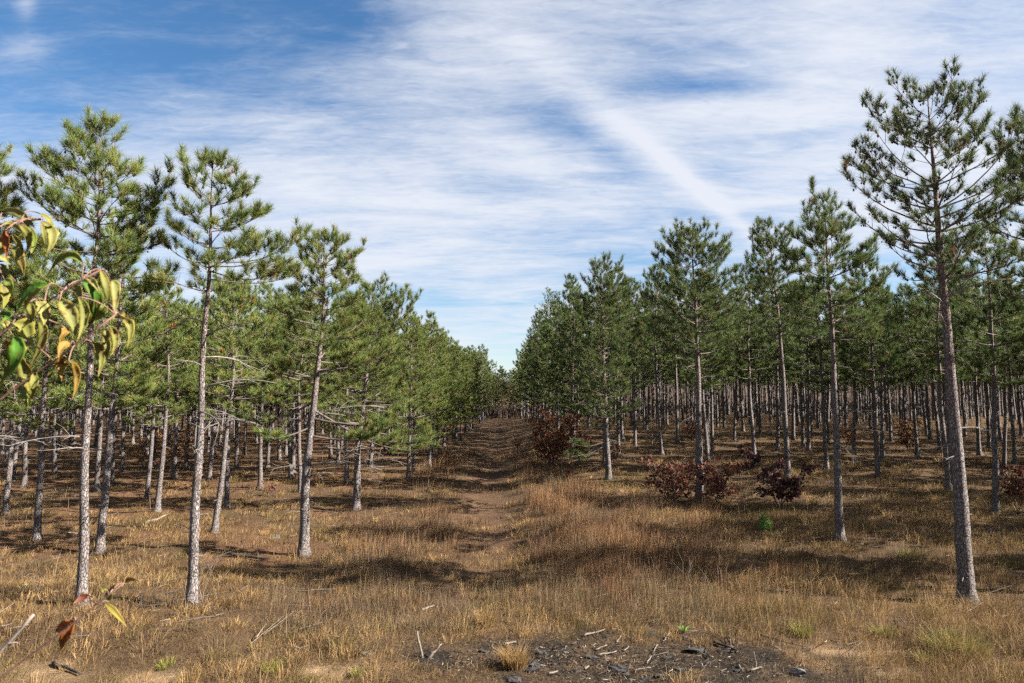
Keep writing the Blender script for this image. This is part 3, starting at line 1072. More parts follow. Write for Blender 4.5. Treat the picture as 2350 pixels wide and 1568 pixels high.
SECOND = [  # base pixel, side, label
    ((228, 1270), 'pine trunk standing just right behind the far-left tall pine'),
    ((492, 1222), 'pine trunk close behind the one with the bare shrub'),
    ((85, 1240), 'pine with trunk leaning to the right near the left edge'),
    ((12, 1180), 'pine with sunlit foot right at the left edge of the photo'),
    ((360, 1175), 'slender shaded pine midway between the two nearest left trunks, the right of a pair'),
    ((337, 1145), 'slender shaded pine midway between the two nearest left trunks, the left of a pair'),
    ((55, 1120), 'thin pine set back between the leaning trunk and the left edge'),
    ((255, 1108), 'dark thin pine back in the left stand, right of the far-left tall pine'),
    ((400, 1098), 'thin pine wrapped by yellow-leaved brush in the left stand'),
    ((597, 1120), 'pine left of the leaning one, low boughs over its trunk'),
    ((690, 1130), 'straight pine hard behind the leaning pine'),
    ((795, 1110), 'thin pine just behind the bushy low-branched pine'),
    ((668, 1098), 'thin dark pine left behind the straight one'),
    ((520, 1165), 'shaded pine peeking out right behind the bare-shrub pine'),
    ((2285, 1180), 'dark pine near the right edge, behind the tallest one'),
    ((2178, 1130), 'pine half hidden left behind the tallest pine trunk'),
    ((1897, 1080), 'sunlit thin pine left behind the slim straight pine'),
    ((1785, 1035), 'thin pale pine left behind the small dark oak sapling'),
    ((1625, 1060), 'pine right behind the full-crowned one with hooked limbs'),
    ((2025, 1060), 'dark thin pine alone on the grass midway right'),
    ((1420, 1049), 'pine close behind the one with the low green bough'),
    ((1457, 1024), 'thin pine with sunlit foot left of the many-stemmed bare shrub'),
    ((1855, 1035), 'thin pine second to the left of the slim straight pine'),
    ((2135, 1010), 'thin pine in shade left of the tallest pine, farther back'),
    ((1310, 1010), 'pine rising directly behind the rust-coloured oak bush'),
    ((1350, 985), 'thin pine between the rust oak bush and the green bough'),
]
rs = random.Random(5)
for i, ((px, py), lab) in enumerate(SECOND):
    b = ground_at(px, py)
    left = px < 1175
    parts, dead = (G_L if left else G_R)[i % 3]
    place_tree(parts, dead, b, lab, 'red pines of the plantation', rs.random() * 6.28, (0.93 + 0.12 * rs.random()) * (1.0 if left else 1.02))

# rows farther back
cand = []
rg = np.random.default_rng(99)


def edge_left(y):
    return -5.1 + 0.018 * (y - 25) + 0.4 * math.sin(y * 0.4)


def edge_right(y):
    return float(np.interp(y, [12, 20, 26, 32, 50, 90, 120], [9.0, 8.6, 6.6, 4.6, 2.7, 1.7, 0.8]))


for side in (-1, 1):
    for ri in range(0, 44):
        yv = 12.0
        while yv < (100 if ri == 0 else 113):
            e = edge_left(yv) if side < 0 else edge_right(yv)
            x = e + side * (ri * (3.05 if side < 0 else 3.3)) + rg.normal() * 0.4
            y = yv + rg.normal() * 0.45
            yv += 2.8 if side < 0 else (3.0 if y < 60 else 2.5)
            half = 0.75 * y
            inframe = abs(x) < half + 1.2
            if side > 0 and (x > half + 15 or (y > 50 and x > half + 2)):
                continue
            if side < 0 and (x < -half - 5 or (y > 40 and x < -half - 2)):
                continue
            if inframe and y < (27.5 if side < 0 else 29) and not (side > 0 and x > half - 0.3) and not (side < 0 and x < -half + 0.3):
                continue
            if side < 0 and ri == 0 and y < 29:
                continue
            if abs(x) > half and y < (12.4 if side > 0 else 15.5):
                continue
            cand.append((x, y, side, inframe, ri))
# trees beyond the far end of the track
for x, y in ((-3.0, 93), (-1.6, 97), (-4.0, 97), (-2.6, 101), (-0.4, 102), (1.0, 99), (1.9, 95), (-3.6, 104), (0.4, 105.5), (-1.5, 105), (2.2, 103)):
    cand.append((x, y, -1, True, -1))
keep = []
for c in cand:
    if all((c[0] - p[0]) ** 2 + (c[1] - p[1]) ** 2 > 1.9 ** 2 for p in PINE_POS) and all((c[0] - q[0]) ** 2 + (c[1] - q[1]) ** 2 > 1.5 ** 2 for q in keep[-120:]):
        keep.append(c)
vis = sorted([c for c in keep if c[3]], key=lambda c: 0 if c[4] < 0 else c[1] + (0 if c[4] == 0 else 6))
n_ind = max(0, 300 - N_PINES)
indiv, rest = vis[:n_ind], vis[n_ind:] + [c for c in keep if not c[3]]


def zone_label(c):
    x, y, side, _, ri = c
    s = 'left' if side < 0 else 'right'
    if ri < 0:
        return 'small pine closing off the far end of the track'
    if ri == 0:
        if y < 60:
            return f'pine in the row lining the {s} edge of the grassy track'
        return f'small-looking pine at the far end of the track, {s} side'
    if y < 45:
        return f'slim pine in the middle depth of the {s} stand, trunk in patchy shade'
    return f'thin distant pine deep inside the {s} stand'


ORD = ['first', 'second', 'third', 'fourth', 'fifth', 'sixth', 'seventh', 'eighth', 'ninth', 'tenth', 'eleventh', 'twelfth', 'thirteenth', 'fourteenth', 'fifteenth',
       'sixteenth', 'seventeenth', 'eighteenth', 'nineteenth'] + ['twentieth'] + ['twenty-' + w for w in ('first', 'second', 'third', 'fourth', 'fifth', 'sixth', 'seventh', 'eighth', 'ninth')] + \
      ['thirtieth'] + ['thirty-' + w for w in ('first', 'second', 'third', 'fourth', 'fifth', 'sixth', 'seventh', 'eighth', 'ninth')] + ['fortieth'] + \
      ['forty-' + w for w in ('first', 'second', 'third', 'fourth', 'fifth', 'sixth', 'seventh', 'eighth', 'ninth')]
RANK = {}
for z in set(zone_label(c) for c in indiv):
    mem = [c for c in indiv if zone_label(c) == z]
    mem.sort(key=(lambda c: c[1]) if 'row' in z or ('far end' in z and 'closing' not in z) else (lambda c: c[0] / c[1]))
    for q, c in enumerate(mem):
        RANK[c] = (q, len(mem))


def own_label(c):
    z = zone_label(c)
    q, n = RANK[c]
    s_ = 'left' if c[2] < 0 else 'right'
    if 'row' in z:
        return f'{ORD[q]} pine, counted away from the camera, in the row lining the {s_} track edge' if q < len(ORD) else z
    if 'closing' in z:
        return f'{ORD[q]} from the left of the small pines closing the far end of the track'
    if 'far end' in z:
        return f'{ORD[q]} nearest small-looking pine at the far {s_} end of the track' if q < len(ORD) else z
    if 'middle' in z and q < len(ORD):
        return f'slim mid-depth pine of the {s_} stand, {ORD[q]} from its left end'
    return z


for i, c in enumerate(indiv):
    forms = G_L if c[2] < 0 else G_R
    parts, dead = forms[int(rg.integers(0, 3))]
    if c[4] < 0 or (c[4] == 0 and c[1] < 70):
        parts, dead = G_E[0 if c[2] < 0 else 1]
    lab = zone_label(c)
    place_tree(parts, dead if c[1] < 40 else [], Vector((c[0], c[1], tz(c[0], c[1]))), own_label(c), lab.replace('pine', 'pines', 1), rg.random() * 6.28, (0.9 + 0.18 * rg.random()) * (0.82 if c[4] < 0 else (0.9 if c[4] == 0 and c[2] < 0 else 1.0)))


# the rest of the stand: one object, copies of a light form at points
def joined(parts, name):
    """one mesh out of trunk, limbs and crown of a light form"""
    me = bpy.data.meshes.new(name)
    import bmesh
    bm = bmesh.new()
    mats = []
    for k in ('trunk', 'limbs', 'crown'):
        n0 = len(bm.faces)
        bm.from_mesh(parts[k])
        bm.faces.ensure_lookup_table()
        for f in bm.faces[n0:]:
            f.material_index = len(mats)
        mats.append(parts[k].materials[0])
    bm.to_mesh(me)
    bm.free()
    for m in mats:
        me.materials.append(m)
    return me


def stand(name, src_me, pts, label):
    src = bpy.data.objects.new(name + '_form', src_me)      # never linked to the scene
    me = bpy.data.meshes.new(name)
    me.from_pydata([p[:3] for p in pts], [], [])
    a = me.attributes.new('turn', 'FLOAT_VECTOR', 'POINT')
    a.data.foreach_set('vector', np.array([(0, 0, p[3]) for p in pts], np.float32).ravel())
    a = me.attributes.new('size', 'FLOAT', 'POINT')
    a.data.foreach_set('value', np.array([p[4] for p in pts], np.float32))
    o = obj(name, me)
    tag(o, label, 'forest', kind='stuff')
    ng = bpy.data.node_groups.new(name, 'GeometryNodeTree')
    ng.interface.new_socket('Geometry', in_out='INPUT', socket_type='NodeSocketGeometry')
    ng.interface.new_socket('Geometry', in_out='OUTPUT', socket_type='NodeSocketGeometry')
    N, L = ng.nodes, ng.links
    gi, go = N.new('NodeGroupInput'), N.new('NodeGroupOutput')
    oi = N.new('GeometryNodeObjectInfo')
    oi.inputs['Object'].default_value = src
    oi.inputs['As Instance'].default_value = True
    ip = N.new('GeometryNodeInstanceOnPoints')
    at = N.new('GeometryNodeInputNamedAttribute')
    at.data_type = 'FLOAT_VECTOR'
    at.inputs['Name'].default_value = 'turn'
    az = N.new('GeometryNodeInputNamedAttribute')
    az.data_type = 'FLOAT'
    az.inputs['Name'].default_value = 'size'
    e2r = N.new('FunctionNodeEulerToRotation')
    L.new(gi.outputs[0], ip.inputs['Points'])
    L.new(oi.outputs['Geometry'], ip.inputs['Instance'])
    L.new(at.outputs['Attribute'], e2r.inputs[0])
    L.new(e2r.outputs[0], ip.inputs['Rotation'])
    L.new(az.outputs['Attribute'], ip.inputs['Scale'])
    L.new(ip.outputs[0], go.inputs[0])
    md = o.modifiers.new('stand', 'NODES')
    md.node_group = ng
    return o


pts = [(c[0], c[1], tz(c[0], c[1]), rg.random() * 6.28, 0.9 + 0.18 * rg.random(), c[2]) for c in rest]
for side, nm, fi in ((-1, 'left', 0), (1, 'right', 1)):
    pp = [p for p in pts if p[5] == side]
    if pp:
        near = [p for p in pp if p[1] < 40 and abs(p[0]) > 0.75 * p[1]]
        far_ = [p for p in pp if p not in near]
        stand('distant_pine_stand', joined(FAR[fi][0], 'far_pine'), far_, f'mass of distant pines filling the back of the {nm} stand')
        if near:
            stand('outer_pine_stand', joined((G_L if side < 0 else G_R)[1][0], 'outer_pine'), near, f'pines continuing the {nm} stand past the {nm} photo edge')

# ------------------------------------------------------------------ oak bushes
def leaf_quads(g, P, N, D, L, W, C):
    """folded two-sided leaves: 6 vertices, 4 triangles each"""
    n = len(P)
    D, N = nrm(D), nrm(N)
    S = nrm(np.cross(D, N))
    N = np.cross(S, D)
    m0, m1 = P + D * (L * 0.45)[:, None] - N * (L * 0.06)[:, None], P + D * L[:, None]
    a = P + D * (L * 0.55)[:, None] + S * (W / 2)[:, None] + N * (W * 0.2)[:, None]
    b = P + D * (L * 0.55)[:, None] - S * (W / 2)[:, None] + N * (W * 0.2)[:, None]
    v = np.stack([P, a, m0, b, m1], 1)
    f = np.array([[0, 1, 2], [0, 2, 3], [2, 1, 4], [3, 2, 4]])
    t = (f[None] + (np.arange(n) * 5)[:, None, None]).reshape(-1, 3)
    g.add(v.reshape(-1, 3), t=t, col=np.repeat(C, 5, 0))


def oak(base, h, w, nstem, nleaf, cols, label, seed, crown0=0.2, leaf=0.10, name='oak_bush', group='russet oak bushes', lean=(0, 0)):
    rng = np.random.default_rng(seed)
    nleaf = int(nleaf * 0.85)
    root = bpy.data.objects.new(name, None)
    COL.objects.link(root)
    root.location = base
    tag(root, label, 'oak bush', group)
    gs, gl = Geo(), Geo()
    tips, dirs = [], []
    for i in range(nstem):
        az = i * 6.28 / nstem + rng.normal() * 0.4
        out = (0.15 if nstem == 1 else 0.5) * w
        p = [np.array([rng.normal() * 0.04, rng.normal() * 0.04, -0.05])]
        for s in (0.3, 0.6, 1.0):
            p.append(np.array([math.cos(az) * out * s + rng.normal() * 0.05 * w + lean[0] * s * h, math.sin(az) * out * s + rng.normal() * 0.05 * w + lean[1] * s * h, h * s * (0.8 + 0.2 * rng.random())]))
        p = np.array(p)
        tube(gs, p, np.linspace(0.012 + 0.008 * h, 0.005, 4), 5, 0.1, rng)
        for b in range(int(9 * w + 6)):
            s = crown0 + (1 - crown0) * rng.random()
            x = s * 3
            j = min(int(x), 2)
            q = p[j] + (p[j + 1] - p[j]) * (x - j)
            d = nrm(np.array([rng.normal(), rng.normal(), 0.35 + 0.4 * rng.random()]))
            l = w * (0.18 + 0.3 * rng.random()) * (1.15 - 0.6 * s)
            e = q + d * l
            segs(gs, [q], [e], 0.006, 0.0025, 4)
            for k in range(5):
                tips.append(q + (e - q) * (0.35 + 0.65 * rng.random()))
                dirs.append(d)
    tips, dirs = np.array(tips), np.array(dirs)
    pick = rng.integers(0, len(tips), nleaf)
    P = tips[pick] + rng.normal(size=(nleaf, 3)) * 0.035
    D = dirs[pick] + rng.normal(size=(nleaf, 3)) * 0.8 + np.array([0, 0, -0.2])
    cols = np.array(cols)
    C = cols[rng.integers(0, len(cols), nleaf)] * (0.7 + 0.6 * rng.random(nleaf))[:, None]
    L = leaf * 1.15 * (0.65 + 0.7 * rng.random(nleaf))
    leaf_quads(gl, P, rng.normal(size=(nleaf, 3)), D, L, L * 0.62, C)
    obj('stems', gs.mesh('stems', M_STEM), root)
    o = obj('leaves', gl.mesh('leaves', M_OAK), root)
    o['kind'] = 'stuff'
    return root


MAROON = [(0.12, 0.042, 0.03), (0.16, 0.06, 0.038), (0.085, 0.032, 0.026), (0.20, 0.09, 0.05)]
RUST = [(0.22, 0.09, 0.044), (0.16, 0.062, 0.034), (0.28, 0.13, 0.06), (0.115, 0.045, 0.03)]
YELLOW = [(0.30, 0.19, 0.036), (0.21, 0.115, 0.03), (0.16, 0.073, 0.03)]
oak(ground_at(1265, 1070), 2.7, 2.4, 8, 3000, RUST, 'large rust-brown oak bush at the right edge of the track', 1, 0.12, 0.12)
oak(ground_at(1330, 1062), 1.5, 1.1, 4, 700, MAROON, 'dark maroon oak bush tucked right of the large rust-brown one', 2, 0.15, 0.11)
oak(ground_at(1545, 1150), 1.35, 1.9, 6, 900, MAROON, 'wide maroon oak bush left of the full-crowned pine', 3, 0.15, 0.12)
oak(ground_at(1650, 1155), 1.45, 1.5, 6, 900, MAROON, 'maroon oak bush touching the right side of the full-crowned pine', 4, 0.1, 0.12)
oak(ground_at(1790, 1170), 1.8, 1.7, 3, 1100, [(0.05, 0.022, 0.022), (0.075, 0.03, 0.028), (0.04, 0.02, 0.02)], 'small dark oak sapling on thin stems in front of a right-hand pine', 5, 0.25, 0.13, 'oak_sapling')
oak(ground_at(2085, 1035), 1.7, 1.5, 5, 700, MAROON + YELLOW[:1], 'dark oak bush in shade left of the tallest pine', 6, 0.1, 0.12)
oak(ground_at(2335, 1150), 1.3, 1.1, 4, 450, MAROON, 'maroon oak bush cut by the right edge of the photo', 7, 0.1, 0.12)
oak(ground_at(1305, 1105), 0.8, 0.35, 1, 110, RUST + MAROON, 'small thin oak seedling below the rust-brown bush', 8, 0.25, 0.10, 'oak_sapling')
oak(ground_at(1185, 1035), 1.0, 0.8, 3, 200, RUST, 'small rust oak bush left of the large one, on the verge', 9, 0.2, 0.10)
oak(ground_at(400, 1085), 2.2, 1.6, 4, 420, YELLOW + RUST, 'sparse yellow-leaved bush in the shade of the left stand', 10, 0.2, 0.11)
oak(ground_at(330, 1075), 1.6, 1.5, 4, 260, RUST + YELLOW, 'sparse brown bush in the left stand beside the yellow-leaved one', 11, 0.2, 0.11)
oak(ground_at(705, 1105), 0.9, 0.9, 4, 160, YELLOW, 'low yellow-leaved bush right behind the leaning pine', 12, 0.2, 0.09)
oak(ground_at(620, 1142), 0.6, 0.5, 2, 90, MAROON, 'tiny maroon oak left of the leaning pine', 13, 0.2, 0.09, 'oak_sapling')
oak(ground_at(1945, 1020), 1.2, 1.1, 4, 300, RUST, 'reddish oak bush behind the slim straight pine', 14, 0.15, 0.12)
oak(ground_at(1590, 1010), 1.3, 1.7, 5, 380, RUST + MAROON, 'brown oak bush far back between thin right-hand trunks', 15, 0.15, 0.13)
oak(ground_at(1725, 1045), 0.7, 0.6, 2, 110, RUST, 'small pinkish oak far left of the dark oak sapling', 16, 0.2, 0.10, 'oak_sapling')
oak(ground_at(1410, 1062), 0.9, 0.5, 2, 150, RUST, 'small orange-brown oak at the foot of the green-bough pine', 17, 0.1, 0.11, 'oak_sapling')


# ------------------------------------------------------------------ bare shrubs
def bare_shrub(base, h, w, nstem, seed, label, fine=1.0, rb=0.012, name='bare_shrub'):
    rng = np.random.default_rng(seed)
    root = bpy.data.objects.new(name, None)
    COL.objects.link(root)
    root.location = base
    tag(root, label, 'shrub', 'bare shrubs')
    for i in range(nstem):
        g = Geo()
        az = i * 6.28 / nstem + rng.normal() * 0.5

        def grow(p, d, l, r, lev):
            pts = [p]
            for s in range(4):
                d = nrm(d + rng.normal(size=3) * 0.10 + np.array([0, 0, 0.06]))
                pts.append(pts[-1] + d * l / 4)
            pts = np.array(pts)
            tube(g, pts, np.linspace(r, r * 0.45, 5), 5 if lev == 0 else 4, 0, rng)
            if lev < 3:
                for b in range(int((4 if lev == 0 else 3) * fine)):
                    k = rng.integers(1, 5)
                    nd2 = nrm(d + rng.normal(size=3) * np.array([0.7, 0.7, 0.4]))
                    grow(pts[k], nd2, l * (0.45 + 0.25 * rng.random()), r * 0.45, lev + 1)
        lean = 0.15 if nstem == 1 else 0.35
        grow(np.array([rng.normal() * 0.04, rng.normal() * 0.04, -0.03]), nrm(np.array([math.cos(az) * lean * w, math.sin(az) * lean * w, 1.0])), h * 0.6, rb, 0)
        obj('stem', g.mesh('stem', M_STEM), root)
    return root


bare_shrub(ground_at(470, 1398), 1.05, 1.3, 2, 3, 'leafless forked shrub at the foot of the pale-trunked left pine', 1.3)
bare_shrub(ground_at(1497, 1033), 3.2, 1.2, 6, 4, 'many-stemmed bare shrub among the right-hand pines', 0.8, 0.02)
bare_shrub(ground_at(92, 1372), 0.5, 1.2, 1, 5, 'tiny leafless shrub left of the far-left tall pine', 1.0, 0.007)
bare_shrub(ground_at(1567, 1340), 0.9, 0.8, 2, 6, 'dark leafless weed stalk standing in the brown tall grass right of the track', 0.9, 0.008)

# ------------------------------------------------------------------ pine seedlings
def seedling(base, h, seed, label):
    pn = Pine(seed, [(0, 0, 0), (0.02, 0, h * 0.5), (0.01, 0, h)], 0.012, 30, 0.006, 1, (0.7, 1.05, 0.8), 0.9, 1.3)
    z = h * 0.15
    while z < h * 0.9:
        for i in range(4):
            pn.limb(z, pn.rng.random() * 6.28, 0.16 * (1.2 - z / h), 0.4, 0.8, (0.4, 1.0))
        z += 0.1
    pn.put_tuft(np.array([0.01, 0, h]), np.array([0, 0, 1.0]), 1.1)
    parts = pn.finish()
    place_tree(parts, [], base, label, 'pine seedlings', name='pine_seedling', cat='pine seedling')


seedling(ground_at(1757, 1228), 0.42, 61, 'bright green pine seedling alone in the grass left of the slim straight pine')
seedling(ground_at(940, 1055), 0.75, 62, 'green pine seedling in tall grass left of the track')

# ------------------------------------------------------------------ grass
def blades(g, x, y, h, w, col, lean, rng, lean_dir=None, seg=2, dirs=None):
    n = len(x)
    z = terrain(x, y) - 0.01
    base = np.stack([x, y, z], 1)
    az = rng.random(n) * 6.283
    d = np.stack([np.cos(az), np.sin(az), np.zeros(n)], 1)
    if dirs is not None:
        d = dirs
    elif lean_dir is not None:
        d = d * 0.7 + np.array(lean_dir) * (0.4 + 0.8 * rng.random(n))[:, None]
    fa = rng.random(n) * 6.283
    side = np.stack([np.cos(fa), np.sin(fa), np.zeros(n)], 1) * (w / 2)[:, None]
    up = np.array([0, 0, 1.0])
    mid = base + up * (h * 0.55)[:, None] + d * (h * lean * 0.35)[:, None]
    tip = base + up * (h * (1.0 - 0.25 * lean))[:, None] + d * (h * lean)[:, None]
    if seg == 2:
        v = np.stack([base - side, base + side, mid - side * 0.7, mid + side * 0.7, tip], 1)
        f = np.array([[0, 1, 3], [0, 3, 2], [2, 3, 4]])
        k = 5
    else:
        v = np.stack([base - side, base + side, tip], 1)
        f = np.array([[0, 1, 2]])
        k = 3
    t = (f[None] + (np.arange(n) * k)[:, None, None]).reshape(-1, 3)
    g.add(v.reshape(-1, 3), t=t, col=np.repeat(col, k, 0))


rgr = np.random.default_rng(1234)


def sample(n, y0, y1, p=1.2, wid=0.80, pad=1.5):
    u = rgr.random(n)
    e = 1 - p
    y = (y0 ** e + u * (y1 ** e - y0 ** e)) ** (1 / e)
    x = (rgr.random(n) * 2 - 1) * (wid * y + pad)
    return x, y


STRAW = np.array([0.2031, 0.1268, 0.0537])
TAN = np.array([0.1128, 0.0680, 0.0341])
OLIVE = np.array([0.1219, 0.0928, 0.0290])
REDB = np.array([0.1038, 0.0572, 0.0312])
GREY = np.array([0.0999, 0.0799, 0.0614])


def grass_layer(g, n, y0, y1, seg):
    x, y = sample(n, y0, y1)
    burn, sand, lit, trk = zones(x, y)
    cl = fbm(x * 1.5, y * 1.5, 51)          # clumps
    big = fbm(x * 0.25, y * 0.25, 61)
    keep_p = np.clip(0.3 + 2.4 * (cl - 0.36), 0.12, 1)
    keep_p = keep_p * (1 - 0.93 * burn) * (1 - 0.90 * sand) * (1 - 0.55 * lit) * (1 - 0.2 * trk)
    ok = rgr.random(n) < keep_p
    x, y, cl, big, trk, lit = (a[ok] for a in (x, y, cl, big, trk, lit))
    n = len(x)
    right = sstep(2.5, 5.0, x)
    tx = np.abs(x - track_x(y))
    flank = np.exp(-((tx - 2.2) / 1.2) ** 2) * sstep(12, 15, y)
    fore = 1 - sstep(10.5, 13, y)
    h = 0.125 + 0.13 * right + 0.16 * flank * cl - 0.05 * trk - 0.05 * fore * (1 - right)
    h = np.clip(h, 0.06, 1) * (0.4 + 1.1 * rgr.random(n)) * (0.25 + 1.6 * cl)
    w = 0.0055 * (y / 11) ** 0.85 * (0.7 + 0.6 * rgr.random(n))
    m = rgr.random(n)
    mixv = np.clip(big * 1.6 - 0.3 + 0.35 * (m - 0.5), 0, 1)[:, None]
    col = TAN * (1 - mixv) + STRAW * mixv
    ol = (sstep(0.52, 0.72, fbm(x * 0.8 + 9, y * 0.8, 71)) * (0.25 + 0.4 * fore + 0.15 * right) * (rgr.random(n) < 0.75))[:, None]
    col = col * (1 - ol) + OLIVE * ol
    fl = (flank * 0.75 * (rgr.random(n) < 0.8))[:, None]
    col = col * (1 - fl) + (GREY * 0.55 + REDB * 0.45) * fl
    tr = (trk * 0.7)[:, None]
    col = col * (1 - tr) + REDB * tr
    col = col * (0.45 + 0.55 * rgr.random(n) + 1.5 * (fbm(x * 0.9, y * 0.9, 95) - 0.38))[:, None]
    col = np.clip(col, 0.015, 1)
    lean = 0.35 + (0.9 + 0.7 * (1 - right)) * rgr.random(n)
    blades(g, x, y, h, w, col, lean, rgr, (0.55, 0.1, 0), seg)


gg = Geo()
grass_layer(gg, 190000, 8.2, 22, 2)
grass_layer(gg, 190000, 20, 75, 1)
# rounded tussocks, each with a colour of its own
tcx, tcy = sample(5200, 8.4, 34, 1.15)
burn, sand, lit, trk = zones(tcx, tcy)
ok = rgr.random(len(tcx)) < (1 - burn) * (1 - 0.9 * sand) * (1 - 0.5 * lit) * (1 - 0.97 * trk) * np.clip(3.2 * (fbm(tcx * 0.45, tcy * 0.45, 46) - 0.30), 0.12, 1)
tcx, tcy = tcx[ok], tcy[ok]
nt_ = len(tcx)
nb = 58
dtr = tcx - track_x(tcy)
reddish = np.exp(-((dtr - 3.0) / 2.0) ** 2) * sstep(12.5, 14.5, tcy) * (1 - sstep(24, 30, tcy))
u = rgr.random(nt_)
pal = np.array([[0.2618, 0.1658, 0.0710], [0.2122, 0.1368, 0.0616], [0.1490, 0.0928, 0.0450], [0.1128, 0.0870, 0.0305], [0.0948, 0.0688, 0.0450]])
tcol = pal[np.searchsorted([0.26, 0.52, 0.76, 0.90], u)]
isred = (rgr.random(nt_) < 0.65 * reddish)
tcol = np.where(isred[:, None], np.array([0.130, 0.075, 0.044]), tcol) * (0.7 + 0.6 * rgr.random(nt_))[:, None]
tr_ = 0.10 + 0.20 * rgr.random(nt_) * (1 + 0.4 * (tcy > 16))
th = (0.13 + 0.17 * rgr.random(nt_) ** 1.5) * (1 + 0.35 * sstep(2.5, 6, tcx) + 1.1 * isred)
I = np.repeat(np.arange(nt_), nb)
m_ = len(I)
rr_ = np.sqrt(rgr.random(m_))
aa = rgr.random(m_) * 6.283
ox, oy = rr_ * np.cos(aa) * tr_[I], rr_ * np.sin(aa) * tr_[I]
dirs_ = np.stack([np.cos(aa) * rr_ + rgr.normal(size=m_) * 0.35 + 0.35, np.sin(aa) * rr_ + rgr.normal(size=m_) * 0.35, np.zeros(m_)], 1)
blades(gg, tcx[I] + ox, tcy[I] + oy, th[I] * (0.5 + 0.7 * rgr.random(m_)), 0.0058 * (tcy[I] / 11) ** 0.85 * (0.7 + 0.6 * rgr.random(m_)),
       tcol[I] * (0.55 + 0.8 * rgr.random(m_))[:, None], 0.45 + 0.75 * rgr.random(m_), rgr, None, 2, dirs_)
# matted thatch under the standing blades
x, y = sample(300000, 8.2, 24, 1.05)
burn, sand, lit, trk = zones(x, y)
ok = rgr.random(len(x)) < (1 - 0.9 * burn) * (1 - 0.75 * sand) * (1 - 0.3 * lit) * np.clip(0.55 + 1.5 * (fbm(x * 2.2, y * 2.2, 53) - 0.4), 0.15, 1)
x, y = x[ok], y[ok]
n = len(x)
m = fbm(x * 0.7 + 3, y * 0.7, 57)[:, None]
col = (TAN * (1 - m) + STRAW * m) * (0.35 + 0.95 * rgr.random(n) + 1.1 * (fbm(x * 1.3, y * 1.3, 58) - 0.42))[:, None]
gy = (rgr.random(n) < 0.25)[:, None]
col = np.clip(np.where(gy, GREY * (0.6 + 0.6 * rgr.random(n))[:, None], col), 0.012, 1)
blades(gg, x, y, 0.035 + 0.055 * rgr.random(n), 0.0060 * (y / 11) ** 0.8, col, 0.8 + 1.6 * rgr.random(n), rgr, (0.3, 0.1, 0), 1)
# flat litter of broken straw on the foreground soil
x, y = sample(26000, 8.2, 15)
burn, sand, lit, trk = zones(x, y)
ok = rgr.random(len(x)) < 0.75 - 0.25 * burn
x, y = x[ok], y[ok]
n = len(x)
col = STRAW * (0.35 + 0.8 * rgr.random(n))[:, None]
blades(gg, x, y, np.full(n, 0.05) * (0.4 + rgr.random(n)), np.full(n, 0.0045), col, np.full(n, 2.6), rgr, None, 1)
grass = obj('dry_grass', gg.mesh('dry_grass', M_GRASS))
tag(grass, 'short dry straw-coloured grass covering the forest floor', 'grass', kind='stuff')

# tall bluestem: tussocks of stiff reddish stems
gt = Geo()


def tussock(px, py, n, rad, h, cols, seed, lean=0.35, w=0.005, pt=None):
    rng = np.random.default_rng(seed)
    c = pt if pt is not None else ground_at(px, py)
    r = rad * np.sqrt(rng.random(n))
    a = rng.random(n) * 6.283
    x, y = c.x + r * np.cos(a), c.y + r * np.sin(a) * 0.8
    cols = np.array(cols)
    col = cols[rng.integers(0, len(cols), n)] * (0.6 + 0.8 * rng.random(n))[:, None]
    hh = h * (0.35 + 0.75 * rng.random(n))
    ww = np.full(n, w * (c.y / 14) ** 0.6) * (0.7 + 0.6 * rng.random(n))
    blades(gt, x, y, hh, ww, col, lean * (0.3 + rng.random(n)), rng, (0.35, 0, 0), 2)


BLUESTEM = [(0.1670, 0.0829, 0.0399), (0.2122, 0.1160, 0.0565), (0.1309, 0.0663, 0.0348), (0.2528, 0.1575, 0.0761)]
DARKWEED = [(0.0518, 0.0340, 0.0237), (0.0777, 0.0466, 0.0296), (0.0666, 0.0474, 0.0311)]
k = 0
for px, py, n, rad, h in ((1240, 1165, 420, 0.55, 1.0), (1275, 1180, 420, 0.5, 0.95), (1300, 1150, 300, 0.6, 0.8), (1330, 1130, 300, 0.8, 0.75), (1370, 1150, 250, 0.7, 0.7),
                          (1040, 1060, 260, 0.9, 1.0), (1025, 1080, 200, 0.7, 0.9), (1000, 1100, 250, 1.0, 0.7), (1320, 1235, 420, 0.6, 0.8), (1380, 1250, 420, 0.8, 0.75),
                          (1450, 1270, 450, 0.8, 0.75), (1510, 1300, 420, 0.7, 0.75), (1310, 1290, 350, 0.6, 0.6), (1400, 1320, 380, 0.7, 0.6), (1560, 1290, 260, 0.7, 0.8),
                          (1800, 1335, 420, 0.42, 0.55), (850, 1270, 160, 0.6, 0.75), (900, 1268, 220, 0.4, 0.7), (820, 1275, 100, 0.3, 0.9), (1410, 1385, 120, 0.22, 0.6),
                          (1615, 1240, 120, 0.8, 0.6), (1165, 1050, 200, 0.9, 0.7), (1210, 1070, 160, 0.8, 0.7)):
    k += 1
    tussock(px, py, n, rad, h, BLUESTEM if k % 3 else BLUESTEM + DARKWEED, 900 + k)
for i in range(70):
    p = ground_at(1230 + 420 * rgr.random(), 1150 + 190 * rgr.random())
    tussock(0, 0, 110, 0.3 + 0.3 * rgr.random(), 0.35 + 0.4 * rgr.random(), DARKWEED + BLUESTEM[:1] if i % 2 else BLUESTEM, 2700 + i, 0.5, pt=p)
for i in range(45):
    p = ground_at(800 + 330 * rgr.random(), 1040 + 260 * rgr.random())
    tussock(0, 0, 100, 0.3 + 0.4 * rgr.random(), 0.25 + 0.4 * rgr.random(), DARKWEED + BLUESTEM[:2], 2800 + i, 0.5, pt=p)
